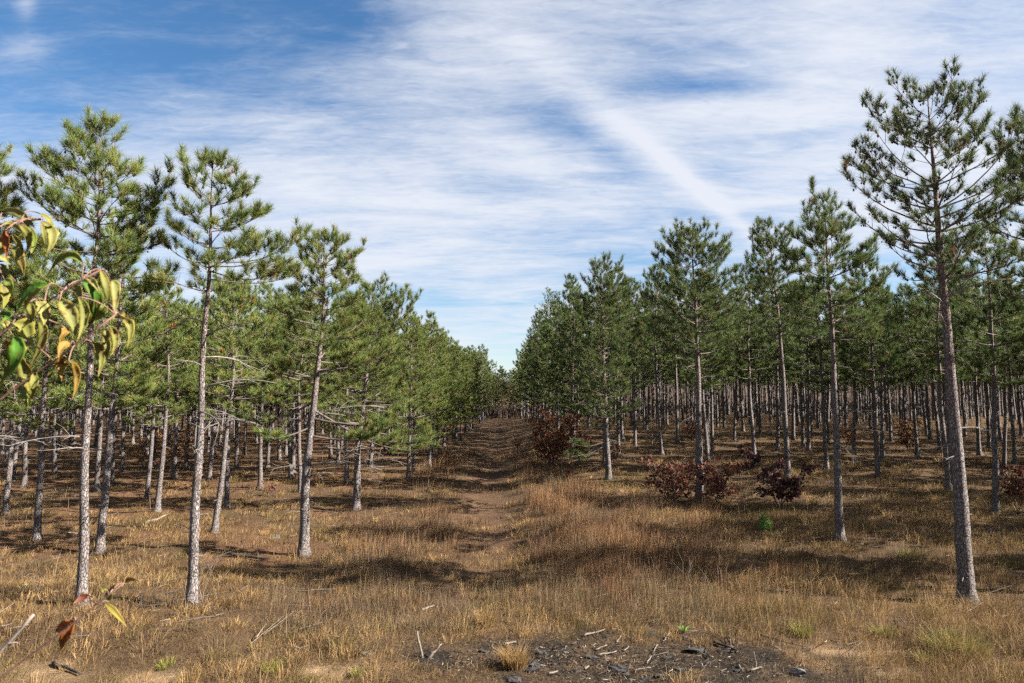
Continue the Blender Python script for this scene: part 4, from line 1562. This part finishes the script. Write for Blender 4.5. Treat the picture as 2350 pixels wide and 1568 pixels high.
# verges and loose weeds of the track sides
for i in range(230):
    y = 12.5 + 33 * rgr.random() ** 1.5
    sgn = 1 if rgr.random() < 0.6 else -1
    x = float(track_x(y)) + sgn * (1.3 + 2.2 * rgr.random())
    tussock(0, 0, 80, 0.35 + 0.35 * rgr.random(), 0.28 + 0.4 * rgr.random(), DARKWEED + BLUESTEM[:2] if rgr.random() < 0.6 else [(0.165, 0.116, 0.063), (0.124, 0.086, 0.05)], 2000 + i, 0.35, pt=Vector((x, y, 0)))
for i, (tx_, ty_) in enumerate(PINE_POS[:40]):
    if ty_ < 40:
        tussock(0, 0, 170, 0.42, 0.26, [(0.15, 0.10, 0.05), (0.112, 0.075, 0.04), (0.075, 0.05, 0.032)], 2600 + i, 0.7, pt=Vector((tx_, ty_, 0)))
# single tall stalks here and there
x, y = sample(1000, 10, 40)
ok = (np.abs(x - track_x(y)) > 1.2) & (zones(x, y)[0] < 0.2)
x, y = x[ok], y[ok]
n = len(x)
col = np.array([0.20, 0.146, 0.092]) * (0.4 + 0.9 * rgr.random(n))[:, None]
blades(gt, x, y, 0.35 + 0.45 * rgr.random(n), 0.006 * (y / 12) ** 0.7, col, 0.6 * rgr.random(n) + 0.05, rgr, (0.3, 0, 0), 2)
# brush on the open field beyond the trees
x, y = sample(16000, 92, 210, 1.2, 0.8, 5)
n = len(x)
col = np.array([[0.05, 0.035, 0.026], [0.036, 0.022, 0.018], [0.062, 0.045, 0.03]])[rgr.integers(0, 3, n)] * (0.6 + 0.7 * rgr.random(n))[:, None]
blades(gt, x, y, 0.6 + 1.2 * rgr.random(n), np.full(n, 0.16), col, 0.5 * rgr.random(n), rgr, None, 2)
# grey thin weeds in front of the shade on the left of the track foot
for i in range(90):
    p = ground_at(620 + 460 * rgr.random(), 1360 + 100 * rgr.random())
    tussock(0, 0, 48, 0.35, 0.24 + 0.22 * rgr.random(), [(0.105, 0.079, 0.053), (0.075, 0.054, 0.039), (0.15, 0.112, 0.066)], 2300 + i, 0.7, pt=p)
for i in range(100):
    p = ground_at(1120 + 720 * rgr.random(), 1330 + 110 * rgr.random())
    tussock(0, 0, 70, 0.35, 0.25 + 0.25 * rgr.random(), [(0.18, 0.126, 0.068), (0.112, 0.078, 0.045), (0.086, 0.068, 0.034)], 2400 + i, 0.4, pt=p)
tall = obj('bluestem_grass', gt.mesh('bluestem_grass', M_GRASS))
tag(tall, 'tall reddish-brown grass stems and weeds along both sides of the track', 'grass', kind='stuff')


def tuft_thing(px, py, n, rad, h, cols, seed, label, name='grass_tuft', w=0.005, lean=0.6):
    rng = np.random.default_rng(seed)
    c = ground_at(px, py)
    g = Geo()
    r = rad * np.sqrt(rng.random(n))
    a = rng.random(n) * 6.283
    bx, by = r * np.cos(a), r * np.sin(a)
    zt = terrain(c.x + bx, c.y + by) - c.z - 0.01
    hh = h * (0.4 + 0.7 * rng.random(n))
    out = np.stack([np.cos(a), np.sin(a), np.zeros(n)], 1) * (r / rad)[:, None] + rng.normal(size=(n, 3)) * np.array([0.3, 0.3, 0])
    base = np.stack([bx, by, zt], 1)
    fa = rng.random(n) * 6.283
    side = np.stack([np.cos(fa), np.sin(fa), np.zeros(n)], 1) * w / 2
    mid = base + np.array([0, 0, 1.0]) * (hh * 0.6)[:, None] + out * (hh * lean * 0.35)[:, None]
    tip = base + np.array([0, 0, 1.0]) * (hh * 0.9)[:, None] + out * (hh * lean)[:, None]
    v = np.stack([base - side, base + side, mid - side * .7, mid + side * .7, tip], 1)
    f = np.array([[0, 1, 3], [0, 3, 2], [2, 3, 4]])
    cols = np.array(cols)
    col = cols[rng.integers(0, len(cols), n)] * (0.65 + 0.7 * rng.random(n))[:, None]
    g.add(v.reshape(-1, 3), t=(f[None] + (np.arange(n) * 5)[:, None, None]).reshape(-1, 3), col=np.repeat(col, 5, 0))
    o = obj(name, g.mesh(name, M_GRASS), loc=c)
    tag(o, label, 'grass tuft', 'single grass tufts')


GOLD = [(0.2442, 0.1554, 0.0666), (0.1998, 0.1258, 0.0533), (0.1628, 0.0977, 0.0400)]
GREEN = [(0.115, 0.13, 0.026), (0.155, 0.15, 0.036), (0.21, 0.165, 0.056)]
tuft_thing(1180, 1532, 900, 0.17, 0.36, GOLD, 1, 'round golden grass tuft at the left end of the burnt patch')
tuft_thing(625, 1542, 420, 0.13, 0.16, GREEN, 2, 'low green grass tuft on sand at lower left of centre')
tuft_thing(2195, 1500, 1500, 0.42, 0.34, GREEN + GOLD[2:], 3, 'broad yellow-green grass clump below the tallest pine')
tuft_thing(1840, 1460, 420, 0.16, 0.26, GREEN, 4, 'yellow-green grass tuft right of the burnt patch')
tuft_thing(2030, 1460, 420, 0.2, 0.2, GREEN, 5, 'small green tuft left of the broad yellow-green clump')
tuft_thing(820, 1552, 180, 0.08, 0.14, GREEN, 6, 'tiny green tuft left of the pale lichened log')
tuft_thing(380, 1535, 260, 0.11, 0.15, GREEN, 7, 'small green tuft in grey grass above the dark stick')
tuft_thing(1115, 1440, 300, 0.14, 0.35, GOLD, 8, 'orange-gold grass tuft left above the burnt patch')
tuft_thing(2120, 1520, 240, 0.12, 0.2, GREEN, 9, 'thin green tuft just left below the broad yellow-green clump')
tuft_thing(2090, 1280, 300, 0.3, 0.25, GREEN, 10, 'green grass tuft in shade right of the slim straight pine')
tuft_thing(2310, 1300, 300, 0.3, 0.25, GREEN, 11, 'green grass tuft in shade near the right edge')


def rosette(px, py):
    rng = np.random.default_rng(4)
    c = ground_at(px, py)
    root = bpy.data.objects.new('green_rosette', None)
    COL.objects.link(root)
    root.location = c
    tag(root, 'single green leaf rosette on the black burnt soil', 'plant')
    for i in range(9):
        g = Geo()
        a = i * 0.7 + rng.normal() * 0.1
        d = np.array([[math.cos(a), math.sin(a), 0.55]])
        leaf_quads(g, np.array([[0, 0, 0.01]]), np.array([[-math.cos(a), -math.sin(a), 1.0]]), d, np.array([0.15]), np.array([0.055]), np.array([[0.12, 0.21, 0.05]]))
        obj('leaf', g.mesh('leaf', M_OAK), root)


rosette(1572, 1452)

# ------------------------------------------------------------------ fallen wood and burnt debris
def src8(x, y):
    return ((x * 0.42553 + 1000) * 0.94, (y * 0.42553 + 1300) * 0.94)


def stick(p0, p1, r, mat, seed, label, name='fallen_stick', lift=0.015, cat='stick', group='sticks on the burnt patch', fork=False, standing=None):
    rng = np.random.default_rng(seed)
    a = ground_at(*p0)
    if standing:
        b = at_depth(p1[0], p1[1], a.y + standing)
    else:
        b = ground_at(*p1)
        b.z += lift * 2
        a.z += lift
    n = 7
    t = np.linspace(0, 1, n)
    pts = np.stack([np.linspace(0, b[i] - a[i], n) for i in range(3)], 1)
    L = (b - a).length
    pts += rng.normal(size=(n, 3)) * L * 0.018
    if not standing:
        for q in range(n):
            zt = tz(a.x + pts[q, 0], a.y + pts[q, 1]) - a.z + r * 0.8 + lift
            pts[q, 2] = max(pts[q, 2], zt)
    else:
        pts[0, 2] = -0.08
    g = Geo()
    tube(g, pts, r * (1 - 0.45 * t), 7, 0.16, rng)
    if fork:
        m = pts[4]
        tube(g, np.array([m, m + (pts[6] - m) * 0.5 + np.array([0.3 * L * 0.3, 0, 0.12 * L]), m + (pts[6] - m) * 0.9 + np.array([0.45 * L * 0.5, 0.02, 0.2 * L])]), [r * .6, r * .45, r * .25], 5, 0.1, rng)
    o = obj(name, g.mesh(name, mat, True), loc=a)
    tag(o, label, cat, group)
    return o


small = 'short pale stick fragment scattered on the burnt patch'
i = 0
for (x0, y0, x1, y1, r, lab) in (
        (1000, 605, 1125, 570, 0.018, 'pale tapered stick near the upper middle of the burnt patch'),
        (1375, 525, 1440, 505, 0.02, 'short pale stick just left of the green rosette'),
        (545, 655, 610, 640, 0.02, 'pale flat wood piece above the round golden tuft'),
        (1290, 640, 1340, 630, 0.012, small), (1490, 590, 1455, 640, 0.012, small), (1420, 655, 1400, 700, 0.012, small),
        (1280, 805, 1385, 795, 0.014, 'pale straight stick low in the middle of the burnt patch'),
        (1070, 715, 1190, 700, 0.014, 'brown-grey stick across the straw in the burnt patch'),
        (800, 825, 850, 810, 0.016, small), (320, 560, 385, 545, 0.018, 'pale stick left of the burnt patch by a dark weed'),
        (1890, 775, 1915, 815, 0.013, small), (1960, 805, 2020, 788, 0.015, 'pale stick at the right end of the burnt patch'),
        (1190, 640, 1215, 605, 0.011, small), (1065, 690, 1130, 660, 0.013, small), (1640, 640, 1560, 610, 0.010, small), (1740, 730, 1660, 700, 0.012, small),
        (70, 455, 130, 435, 0.022, 'thick pale stick lying in the grass left of the burnt patch'),
        (258, 243, 330, 260, 0.02, 'curved pale stick on the track foot'),
        (1360, 770, 1385, 730, 0.011, small), (1005, 800, 1030, 785, 0.016, small), (1230, 690, 1260, 665, 0.010, small), (1500, 655, 1530, 668, 0.012, small)):
    i += 1
    stick(src8(x0, y0), src8(x1, y1), r, M_PALEWOOD, 700 + i, lab)
stick(src8(1740, 640), src8(1880, 695), 0.022, M_CHAR, 741, 'long charred stick at the right of the burnt patch')
stick(src8(1990, 770), src8(1975, 685), 0.009, M_PALEWOOD, 742, 'thin upright twig at the right end of the burnt patch', standing=0.05)
stick(src8(76, 722), src8(42, 562), 0.021, M_PALEWOOD, 743, 'bleached broken stick standing upright in grass left of the burnt patch', 'standing_stick', standing=0.05)
stick(src8(108, 728), src8(168, 655), 0.024, M_PALEWOOD, 744, 'short bleached forked branch leaning beside the standing stick', 'standing_stick', standing=0.1, fork=True)


def px3(x, y):
    return (x * 0.2553 * 0.94, (y * 0.2553 + 1350) * 0.94)


def px5(x, y):
    return ((x * 0.2553 + 600) * 0.94, (y * 0.2553 + 1300) * 0.94)


stick(px3(525, 1080), px3(765, 1185), 0.028, M_CHAR, 745, 'dark blackened stick on sand in the lower left corner', group='fallen wood')
stick(px3(870, 590), px3(950, 550), 0.012, M_PALEWOOD, 746, 'thin pale forked twig in grass right of the lower sprig', group='fallen wood', fork=True)
stick(px5(-170, 235), px5(205, 272), 0.05, M_CHAR, 747, 'long dark log lying left of the leaning pine foot', 'fallen_log', cat='log', group='fallen wood')
stick((335, 1203), (388, 1183), 0.045, M_LOG, 748, 'pale fallen log under the paired slender pines', 'fallen_log', cat='log', group='fallen wood')
stick(px5(1680, 765), px5(1800, 720), 0.022, M_PALEWOOD, 749, 'short pale branch in the brown grass above the standing stick', group='fallen wood')
stick((1237, 1307 + 8), (1180, 1300 + 8), 0.01, M_PALEWOOD, 750, 'thin bent pale twig on the track right side', group='fallen wood')
stick((1335, 1332), (1230, 1190 + 140), 0.012, M_PALEWOOD, 751, 'pale stick half hidden in the tall brown grass', group='fallen wood')
stick((1480, 1287), (1522, 1278), 0.03, M_PALEWOOD, 752, 'bleached log piece in the weedy hollow right of the track', 'fallen_log', cat='log', group='fallen wood')
stick((1420, 1590 - 330), (1450, 1590 - 338), 0.025, M_PALEWOOD, 753, 'short bleached wood piece in weeds beside the tall grass', group='fallen wood')
stick((290, 1390), (420, 1398), 0.03, M_CHAR, 754, 'dark stick in shade between the two nearest left trunks', group='fallen wood')
stick((325, 1392), (322, 1362), 0.022, M_CHAR, 755, 'short black upright snag between the two nearest left trunks', 'standing_stick', group='fallen wood', standing=0.02)


def chunk(x, y, wpx, mat, seed, label, name='charred_chunk', flat=0.5, cat='charred wood', group='charred chunks', conv=src8):
    rng = np.random.default_rng(seed)
    c = ground_at(*conv(x, y))
    s = wpx * 0.4 * c.y / FPX * 0.5
    g = Geo()
    nu, nv = 9, 6
    vs = []
    for a in range(nv):
        th = math.pi * a / (nv - 1)
        for b in range(nu):
            ph = 2 * math.pi * b / nu
            rr = 1 + rng.normal() * 0.22
            vs.append((math.sin(th) * math.cos(ph) * rr * s * 1.0, math.sin(th) * math.sin(ph) * rr * s * 0.7, math.cos(th) * rr * s * flat))
    q = []
    for a in range(nv - 1):
        for b in range(nu):
            q.append((a * nu + b, (a + 1) * nu + b, (a + 1) * nu + (b + 1) % nu, a * nu + (b + 1) % nu))
    g.add(vs, q=q)
    o = obj(name, g.mesh(name, mat, False), loc=c + Vector((0, 0, s * flat * 0.35)))
    o.rotation_euler = (rng.normal() * 0.2, rng.normal() * 0.2, rng.random() * 0.8 - 0.4)
    tag(o, label, cat, group)


sm = 'small black charred chunk scattered on the burnt patch'
for j, (x, y, w, lab) in enumerate(((1000, 515, 60, 'black charred stub at the top of the burnt patch'), (830, 760, 45, sm), (1040, 722, 80, 'flat black char piece in the straw of the burnt patch'),
                                    (1190, 790, 120, 'wide black char slab low in the burnt patch'), (960, 802, 45, sm), (1640, 680, 120, 'black charred log end at the right middle of the burnt patch'),
                                    (1800, 690, 80, 'black charred lump right of the charred log end'), (425, 685, 55, 'forked black char stub left of the burnt patch'), (1370, 590, 90, 'black char heap below the green rosette'),
                                    (600, 852, 90, 'black char heap at the lower edge, left in the burnt patch'), (1340, 852, 80, sm), (1890, 800, 45, sm), (730, 770, 70, sm), (1480, 720, 60, sm), (1250, 830, 60, sm), (900, 690, 50, sm),
                                    (1570, 605, 50, sm), (1130, 600, 50, sm), (1700, 760, 70, sm), (1540, 790, 60, sm), (2080, 835, 40, sm), (770, 700, 60, sm), (690, 800, 80, sm), (1440, 830, 80, sm))):
    chunk(x, y, w, M_CHAR, 800 + j, lab, flat=0.24)
chunk(2230, 820, 75, M_ASH, 830, 'grey ash-coloured burnt lump at the right end of the burnt patch', flat=0.6)
chunk(1150, 1170, 85, M_PALEWOOD, 831, 'pale lichened slab of wood on the sand, lower centre left', 'wood_slab', 0.25, 'wood', 'fallen wood', px5)
chunk(290, 70, 45, M_ASH, 832, 'small grey stump left of the leaning pine', 'stump', 0.7, 'stump', 'stumps', px5)
chunk(1465, 580, 45, M_LOG, 833, 'small cut stump left of the full-crowned pine', 'stump', 0.9, 'stump', 'stumps', lambda x, y: ((x * 0.319 + 1200) * 0.94, (y * 0.319 + 950 + 4) * 0.94))

# fine burnt litter, too small and many to count
gl_ = Geo()
rl = np.random.default_rng(55)
n = 5200
lx = BURN_C.x + rl.normal(size=n) * 1.8
ly = BURN_C.y - 0.2 + rl.normal(size=n) * 0.6
ok = zones(lx, ly)[0] > 0.25
lx, ly = lx[ok], ly[ok]
n = len(lx)
p0 = np.stack([lx, ly, terrain(lx, ly) + 0.004 + 0.02 * rl.random(n)], 1)
a = rl.random(n) * 6.28
ln = 0.015 + 0.11 * rl.random(n) ** 2.5
p1 = p0 + np.stack([np.cos(a) * ln, np.sin(a) * ln, rl.normal(size=n) * 0.25 * ln + 0.01], 1)
tone = rl.random(n)
col = np.where(tone[:, None] < 0.42, np.array([[0.020, 0.017, 0.015]]), np.where(tone[:, None] < 0.93, np.array([[0.11, 0.08, 0.055]]), np.array([[0.30, 0.26, 0.22]])))
segs(gl_, p0, p1, 0.0025 + 0.005 * rl.random(n) ** 2, 0.0025, 5, col=col)
n2_ = 1500
fx, fy = sample(n2_, 11, 45)
okf = np.abs(fx - track_x(fy)) > 2.0
fx, fy = fx[okf], fy[okf]
n2_ = len(fx)
gf = Geo()
q0 = np.stack([fx, fy, terrain(fx, fy) + 0.03 + 0.05 * rgr.random(n2_)], 1)
an_ = rgr.random(n2_) * 6.28
ll = 0.15 + 0.8 * rgr.random(n2_) ** 3
q1 = q0 + np.stack([np.cos(an_) * ll, np.sin(an_) * ll, rgr.normal(size=n2_) * 0.12 * ll + 0.02], 1)
segs(gf, q0, q1, 0.004 + 0.008 * rgr.random(n2_), 0.003, 4, col=np.array([0.16, 0.13, 0.11]) * (0.3 + 1.0 * rgr.random(n2_))[:, None])
twigs = obj('fallen_twigs', gf.mesh('fallen_twigs', M_GRASS))
tag(twigs, 'small fallen twigs strewn through the grass under the pines', 'twigs', kind='stuff')
litter = obj('burnt_litter', gl_.mesh('burnt_litter', M_GRASS))
tag(litter, 'fine black and pale wood crumbs strewn over the burnt patch', 'litter', kind='stuff')

# ------------------------------------------------------------------ cherry sapling close to the camera
SAP_Y = 1.02
sap = bpy.data.objects.new('cherry_sapling', None)
COL.objects.link(sap)
sap_base = Vector((-1.12, 0.98, tz(-1.12, 0.98)))
sap.location = sap_base
tag(sap, 'close-up cherry sapling reaching in from the left with curled yellow-green leaves', 'sapling')


def c7(x, y, d=SAP_Y):
    return np.array(at_depth((x * 0.33175) * 0.94, (y * 0.33175 + 480) * 0.94, d) - sap_base)


def c3(x, y, d=1.1):
    return np.array(at_depth(x * 0.2553 * 0.94, (y * 0.2553 + 1350) * 0.94, d) - sap_base)


def spline(pts, n=24):
    pts = np.asarray(pts, float)
    L = np.concatenate([[0], np.cumsum(np.linalg.norm(np.diff(pts, axis=0), axis=1))])
    t = np.linspace(0, L[-1], n)
    out = np.stack([np.interp(t, L, pts[:, i]) for i in range(3)], 1)
    for _ in range(3):
        out[1:-1] = 0.25 * out[:-2] + 0.5 * out[1:-1] + 0.25 * out[2:]
    return out


def twig(pts, r0, r1, mat, name='twig'):
    g = Geo()
    p = spline(pts)
    tube(g, p, np.linspace(r0, r1, len(p)), 8, 0.06, np.random.default_rng(int(abs(p[0, 2]) * 1000)))
    obj(name, g.mesh(name, mat, True), sap)
    return p


stem_top = np.array([0.02, 0.05, 2.15])
twig([(0, 0, -0.05), (0.02, 0.02, 0.7), (-0.02, 0.04, 1.5), stem_top], 0.013, 0.005, M_STEM, 'stem')
twA = twig([np.array([0.0, 0.03, 1.35]), c7(-150, 1110), c7(0, 1005), c7(130, 915), c7(420, 725), c7(600, 612), c7(650, 578), c7(742, 538)], 0.0031, 0.0013, M_REDTWIG)
twB = twig([np.array([0.0, 0.03, 1.15]), c7(-150, 1570), c7(0, 1478), c7(150, 1380), c7(400, 1215), c7(560, 1100), c7(700, 985), c7(800, 900), c7(850, 868)], 0.0031, 0.0013, M_REDTWIG)
twC = twig([stem_top - np.array([0, 0, 0.25]), c7(-200, 260), c7(-20, 200), c7(130, 180), c7(240, 150), c7(310, 172)], 0.0026, 0.001, M_REDTWIG)
twD = twig([c7(-180, 420), c7(0, 300), c7(75, 238)], 0.003, 0.0012, M_REDTWIG)
twE = twig([np.array([0.0, 0.03, 0.9]), c3(-250, 1400), c3(0, 1190), c3(250, 1005), c3(550, 790), c3(760, 640), c3(1000, 450), c3(1022, 400), c3(1100, 300), c3(1190, 285)], 0.0031, 0.0011, M_REDTWIG)
twF = twig([np.array([0.0, 0.03, 1.0]), c3(-250, 1210), c3(0, 945), c3(170, 770), c3(320, 592)], 0.0045, 0.0022, M_GREYTWIG)
twig([c3(85, 868), c3(130, 862), c3(172, 860)], 0.0018, 0.001, M_GREYTWIG)
TW_UP = np.concatenate([twA, twB, twC, twD])
TW_LO = np.concatenate([twE])

YG = (0.145, 0.152, 0.036)
PALE = (0.185, 0.190, 0.062)
GRN = (0.05, 0.13, 0.014)
MIDG = (0.115, 0.155, 0.03)
ORG = (0.19, 0.125, 0.028)
BRN = (0.20, 0.06, 0.017)
MAR = (0.11, 0.035, 0.025)
LEAVES = [
    ((20, 120), (150, 130), (265, 245), 74, YG), ((240, 112), (355, 170), (400, 290), 46, YG), ((308, 180), (388, 290), (330, 440), 74, PALE), ((304, 190), (325, 290), (335, 382), 30, YG),
    ((0, 225), (100, 215), (185, 305), 60, YG), ((38, 250), (60, 340), (45, 455), 70, BRN), ((85, 275), (150, 350), (170, 430), 60, PALE), ((130, 200), (215, 300), (185, 440), 56, YG),
    ((190, 215), (250, 310), (215, 450), 54, MIDG), ((65, 355), (150, 450), (175, 590), 74, YG), ((-10, 430), (50, 480), (75, 545), 56, PALE), ((-10, 500), (40, 540), (85, 610), 56, MIDG),
    ((115, 625), (50, 650), (-20, 760), 60, PALE), ((615, 492), (480, 450), (335, 610), 80, MIDG), ((355, 648), (225, 700), (120, 870), 84, GRN), ((358, 655), (260, 705), (178, 830), 60, PALE),
    ((262, 770), (310, 850), (320, 950), 96, PALE), ((600, 622), (700, 760), (640, 985), 120, GRN), ((548, 650), (590, 720), (600, 810), 76, YG), ((440, 765), (520, 880), (560, 1045), 108, PALE),
    ((570, 740), (630, 880), (560, 1075), 76, YG), ((737, 535), (790, 680), (790, 800), 66, YG), ((812, 622), (855, 700), (830, 915), 78, PALE), ((785, 795), (745, 860), (700, 925), 66, MIDG),
    ((862, 868), (905, 868), (922, 905), 36, YG), ((885, 900), (960, 965), (930, 1128), 64, YG), ((765, 970), (790, 1040), (742, 1145), 52, PALE), ((795, 945), (855, 1040), (820, 1165), 56, YG),
    ((750, 1008), (800, 1130), (740, 1275), 66, PALE), ((670, 1068), (740, 1170), (720, 1330), 78, YG), ((515, 990), (460, 1010), (440, 1105), 66, ORG), ((520, 1085), (460, 1110), (432, 1195), 64, ORG),
    ((490, 1185), (450, 1240), (455, 1360), 88, ORG), ((505, 1208), (570, 1310), (530, 1495), 58, ORG), ((285, 920), (320, 1060), (180, 1310), 88, YG), ((90, 935), (190, 1000), (190, 1135), 130, YG),
    ((95, 1030), (130, 1180), (-20, 1400), 110, GRN), ((-30, 875), (70, 880), (-10, 935), 60, GRN), ((120, 1130), (215, 1350), (230, 1485), 96, YG), ((150, 1395), (200, 1480), (195, 1565), 60, MIDG),
    ((-40, 935), (50, 950), (-10, 1035), 60, PALE),
    ((30, 610), (70, 660), (60, 760), 70, MIDG), ((-10, 300), (20, 380), (0, 470), 70, PALE), ((215, 780), (240, 860), (225, 960), 60, YG), ((20, 1085), (75, 1110), (60, 1160), 56, ORG), ((255, 1290), (250, 1400), (225, 1500), 60, YG), ((-20, 640), (30, 720), (20, 830), 70, YG), ((640, 600), (690, 640), (735, 720), 50, PALE), ((420, 760), (470, 800), (500, 900), 70, MIDG),
]
LOWER = [
    ((700, 640), (640, 760), (575, 945), 120, BRN), ((690, 650), (605, 705), (520, 765), 90, (0.22, 0.075, 0.025)), ((1035, 470), (1060, 380), (1112, 290), 76, YG), ((1000, 480), (1110, 580), (1212, 715), 60, (0.19, 0.155, 0.035)),
    ((1190, 292), (1240, 255), (1330, 268), 54, ORG), ((850, 400), (780, 440), (700, 485), 76, MAR), ((1000, 380), (985, 352), (972, 335), 40, YG),
]


def leaf_part(i, b, m, t, w, colr, conv, scale, TW):
    rng = np.random.default_rng(3000 + i)
    d = SAP_Y + rng.normal() * 0.035 if conv is c7 else 1.1 + rng.normal() * 0.02
    B, M_, T = conv(*b, d), conv(*m, d + rng.normal() * 0.012), conv(*t, d + rng.normal() * 0.02)
    # quadratic arc through the three points
    n = 12
    s = np.linspace(0, 1, n)[:, None]
    ctrl = 2 * M_ - 0.5 * (B + T)
    mid = (1 - s) ** 2 * B + 2 * s * (1 - s) * ctrl + s ** 2 * T
    tan = nrm(np.gradient(mid, axis=0))
    yaw = 0.35 + rng.normal() * 0.35
    nrm_dir = nrm(np.array([math.sin(yaw), -math.cos(yaw), 0.35]))
    S = nrm(np.cross(tan, nrm_dir))
    N = np.cross(S, tan)
    sv = s[:, 0]
    prof_ = np.sin(np.pi * np.clip(sv, 0, 1) ** 0.78) ** 1.1 * (1 - 0.25 * sv) * 1.12
    hw = prof_ * w * scale * 0.5 * 0.98
    fold = 0.55 + 0.7 * rng.random()
    edge_wave = 1 + 0.10 * np.sin(np.arange(n) * 2.4 + rng.random() * 6) + 0.07 * rng.normal(size=n)
    l1 = mid + S * (hw * edge_wave * 0.55)[:, None] + N * (hw * fold * 0.40)[:, None]
    curl = 0.3 + 0.5 * rng.random()
    l2 = mid + S * (hw * edge_wave)[:, None] + N * (hw * fold * (0.55 + curl * (rng.random(n) - 0.3)))[:, None]
    r1_ = mid - S * (hw * 0.55)[:, None] + N * (hw * fold * 0.40)[:, None]
    r2_ = mid - S * (hw / edge_wave * (0.75 + 0.3 * rng.random()))[:, None] + N * (hw * fold * (0.55 + curl * (rng.random(n) - 0.3)))[:, None]
    v = np.stack([l2, l1, mid, r1_, r2_], 1).reshape(-1, 3)
    q = []
    for a in range(n - 1):
        for c in range(4):
            q.append((a * 5 + c, (a + 1) * 5 + c, (a + 1) * 5 + c + 1, a * 5 + c + 1))
    base_c = np.array(colr)
    ed = np.clip(base_c * np.array([1.15, 0.98, 0.7]) + np.array([0.03, 0.02, 0]), 0, 1)
    md = np.clip(base_c * np.array([1.05, 1.05, 1.1]), 0, 1)
    tipc = np.array([0.36, 0.20, 0.06])
    cols = []
    for a in range(n):
        tw = max(0.0, (sv[a] - 0.75) / 0.25) ** 1.5 * (0.6 if i % 3 == 0 else 0.25)
        for c in range(5):
            cc = (ed if c in (0, 4) else (md if c == 2 else base_c)) * (0.95 + 0.1 * rng.random())
            cols.append(cc * (1 - tw) + tipc * tw)
    g = Geo()
    g.add(v, q=q, col=np.array(cols))
    lf = obj('leaf', g.mesh('leaf', M_LEAF, True), sap)
    so = lf.modifiers.new('thickness', 'SOLIDIFY')
    so.thickness = 0.0004
    # petiole to the nearest point of the twigs
    k_ = np.argmin(np.linalg.norm(TW - B, axis=1))
    P0 = TW[k_]
    if np.linalg.norm(P0 - B) < 0.12:
        g2 = Geo()
        ctrl = 0.5 * (P0 + B) + np.array([0, 0, 0.012])
        ss = np.linspace(0, 1, 7)[:, None]
        pp = (1 - ss) ** 2 * P0 + 2 * ss * (1 - ss) * ctrl + ss ** 2 * B
        tube(g2, pp, np.linspace(0.0011, 0.0008, 7), 5)
        obj('petiole', g2.mesh('petiole', M_REDTWIG, True), lf)


for i, (b, m, t, w, c) in enumerate(LEAVES):
    leaf_part(i, b, m, t, w, c, c7, 0.33175 * 0.94 * SAP_Y / FPX, TW_UP)
for i, (b, m, t, w, c) in enumerate(LOWER):
    leaf_part(100 + i, b, m, t, w, c, c3, 0.2553 * 0.94 * 1.1 / FPX, TW_LO)
print('pines', N_PINES, 'rest', len(rest))
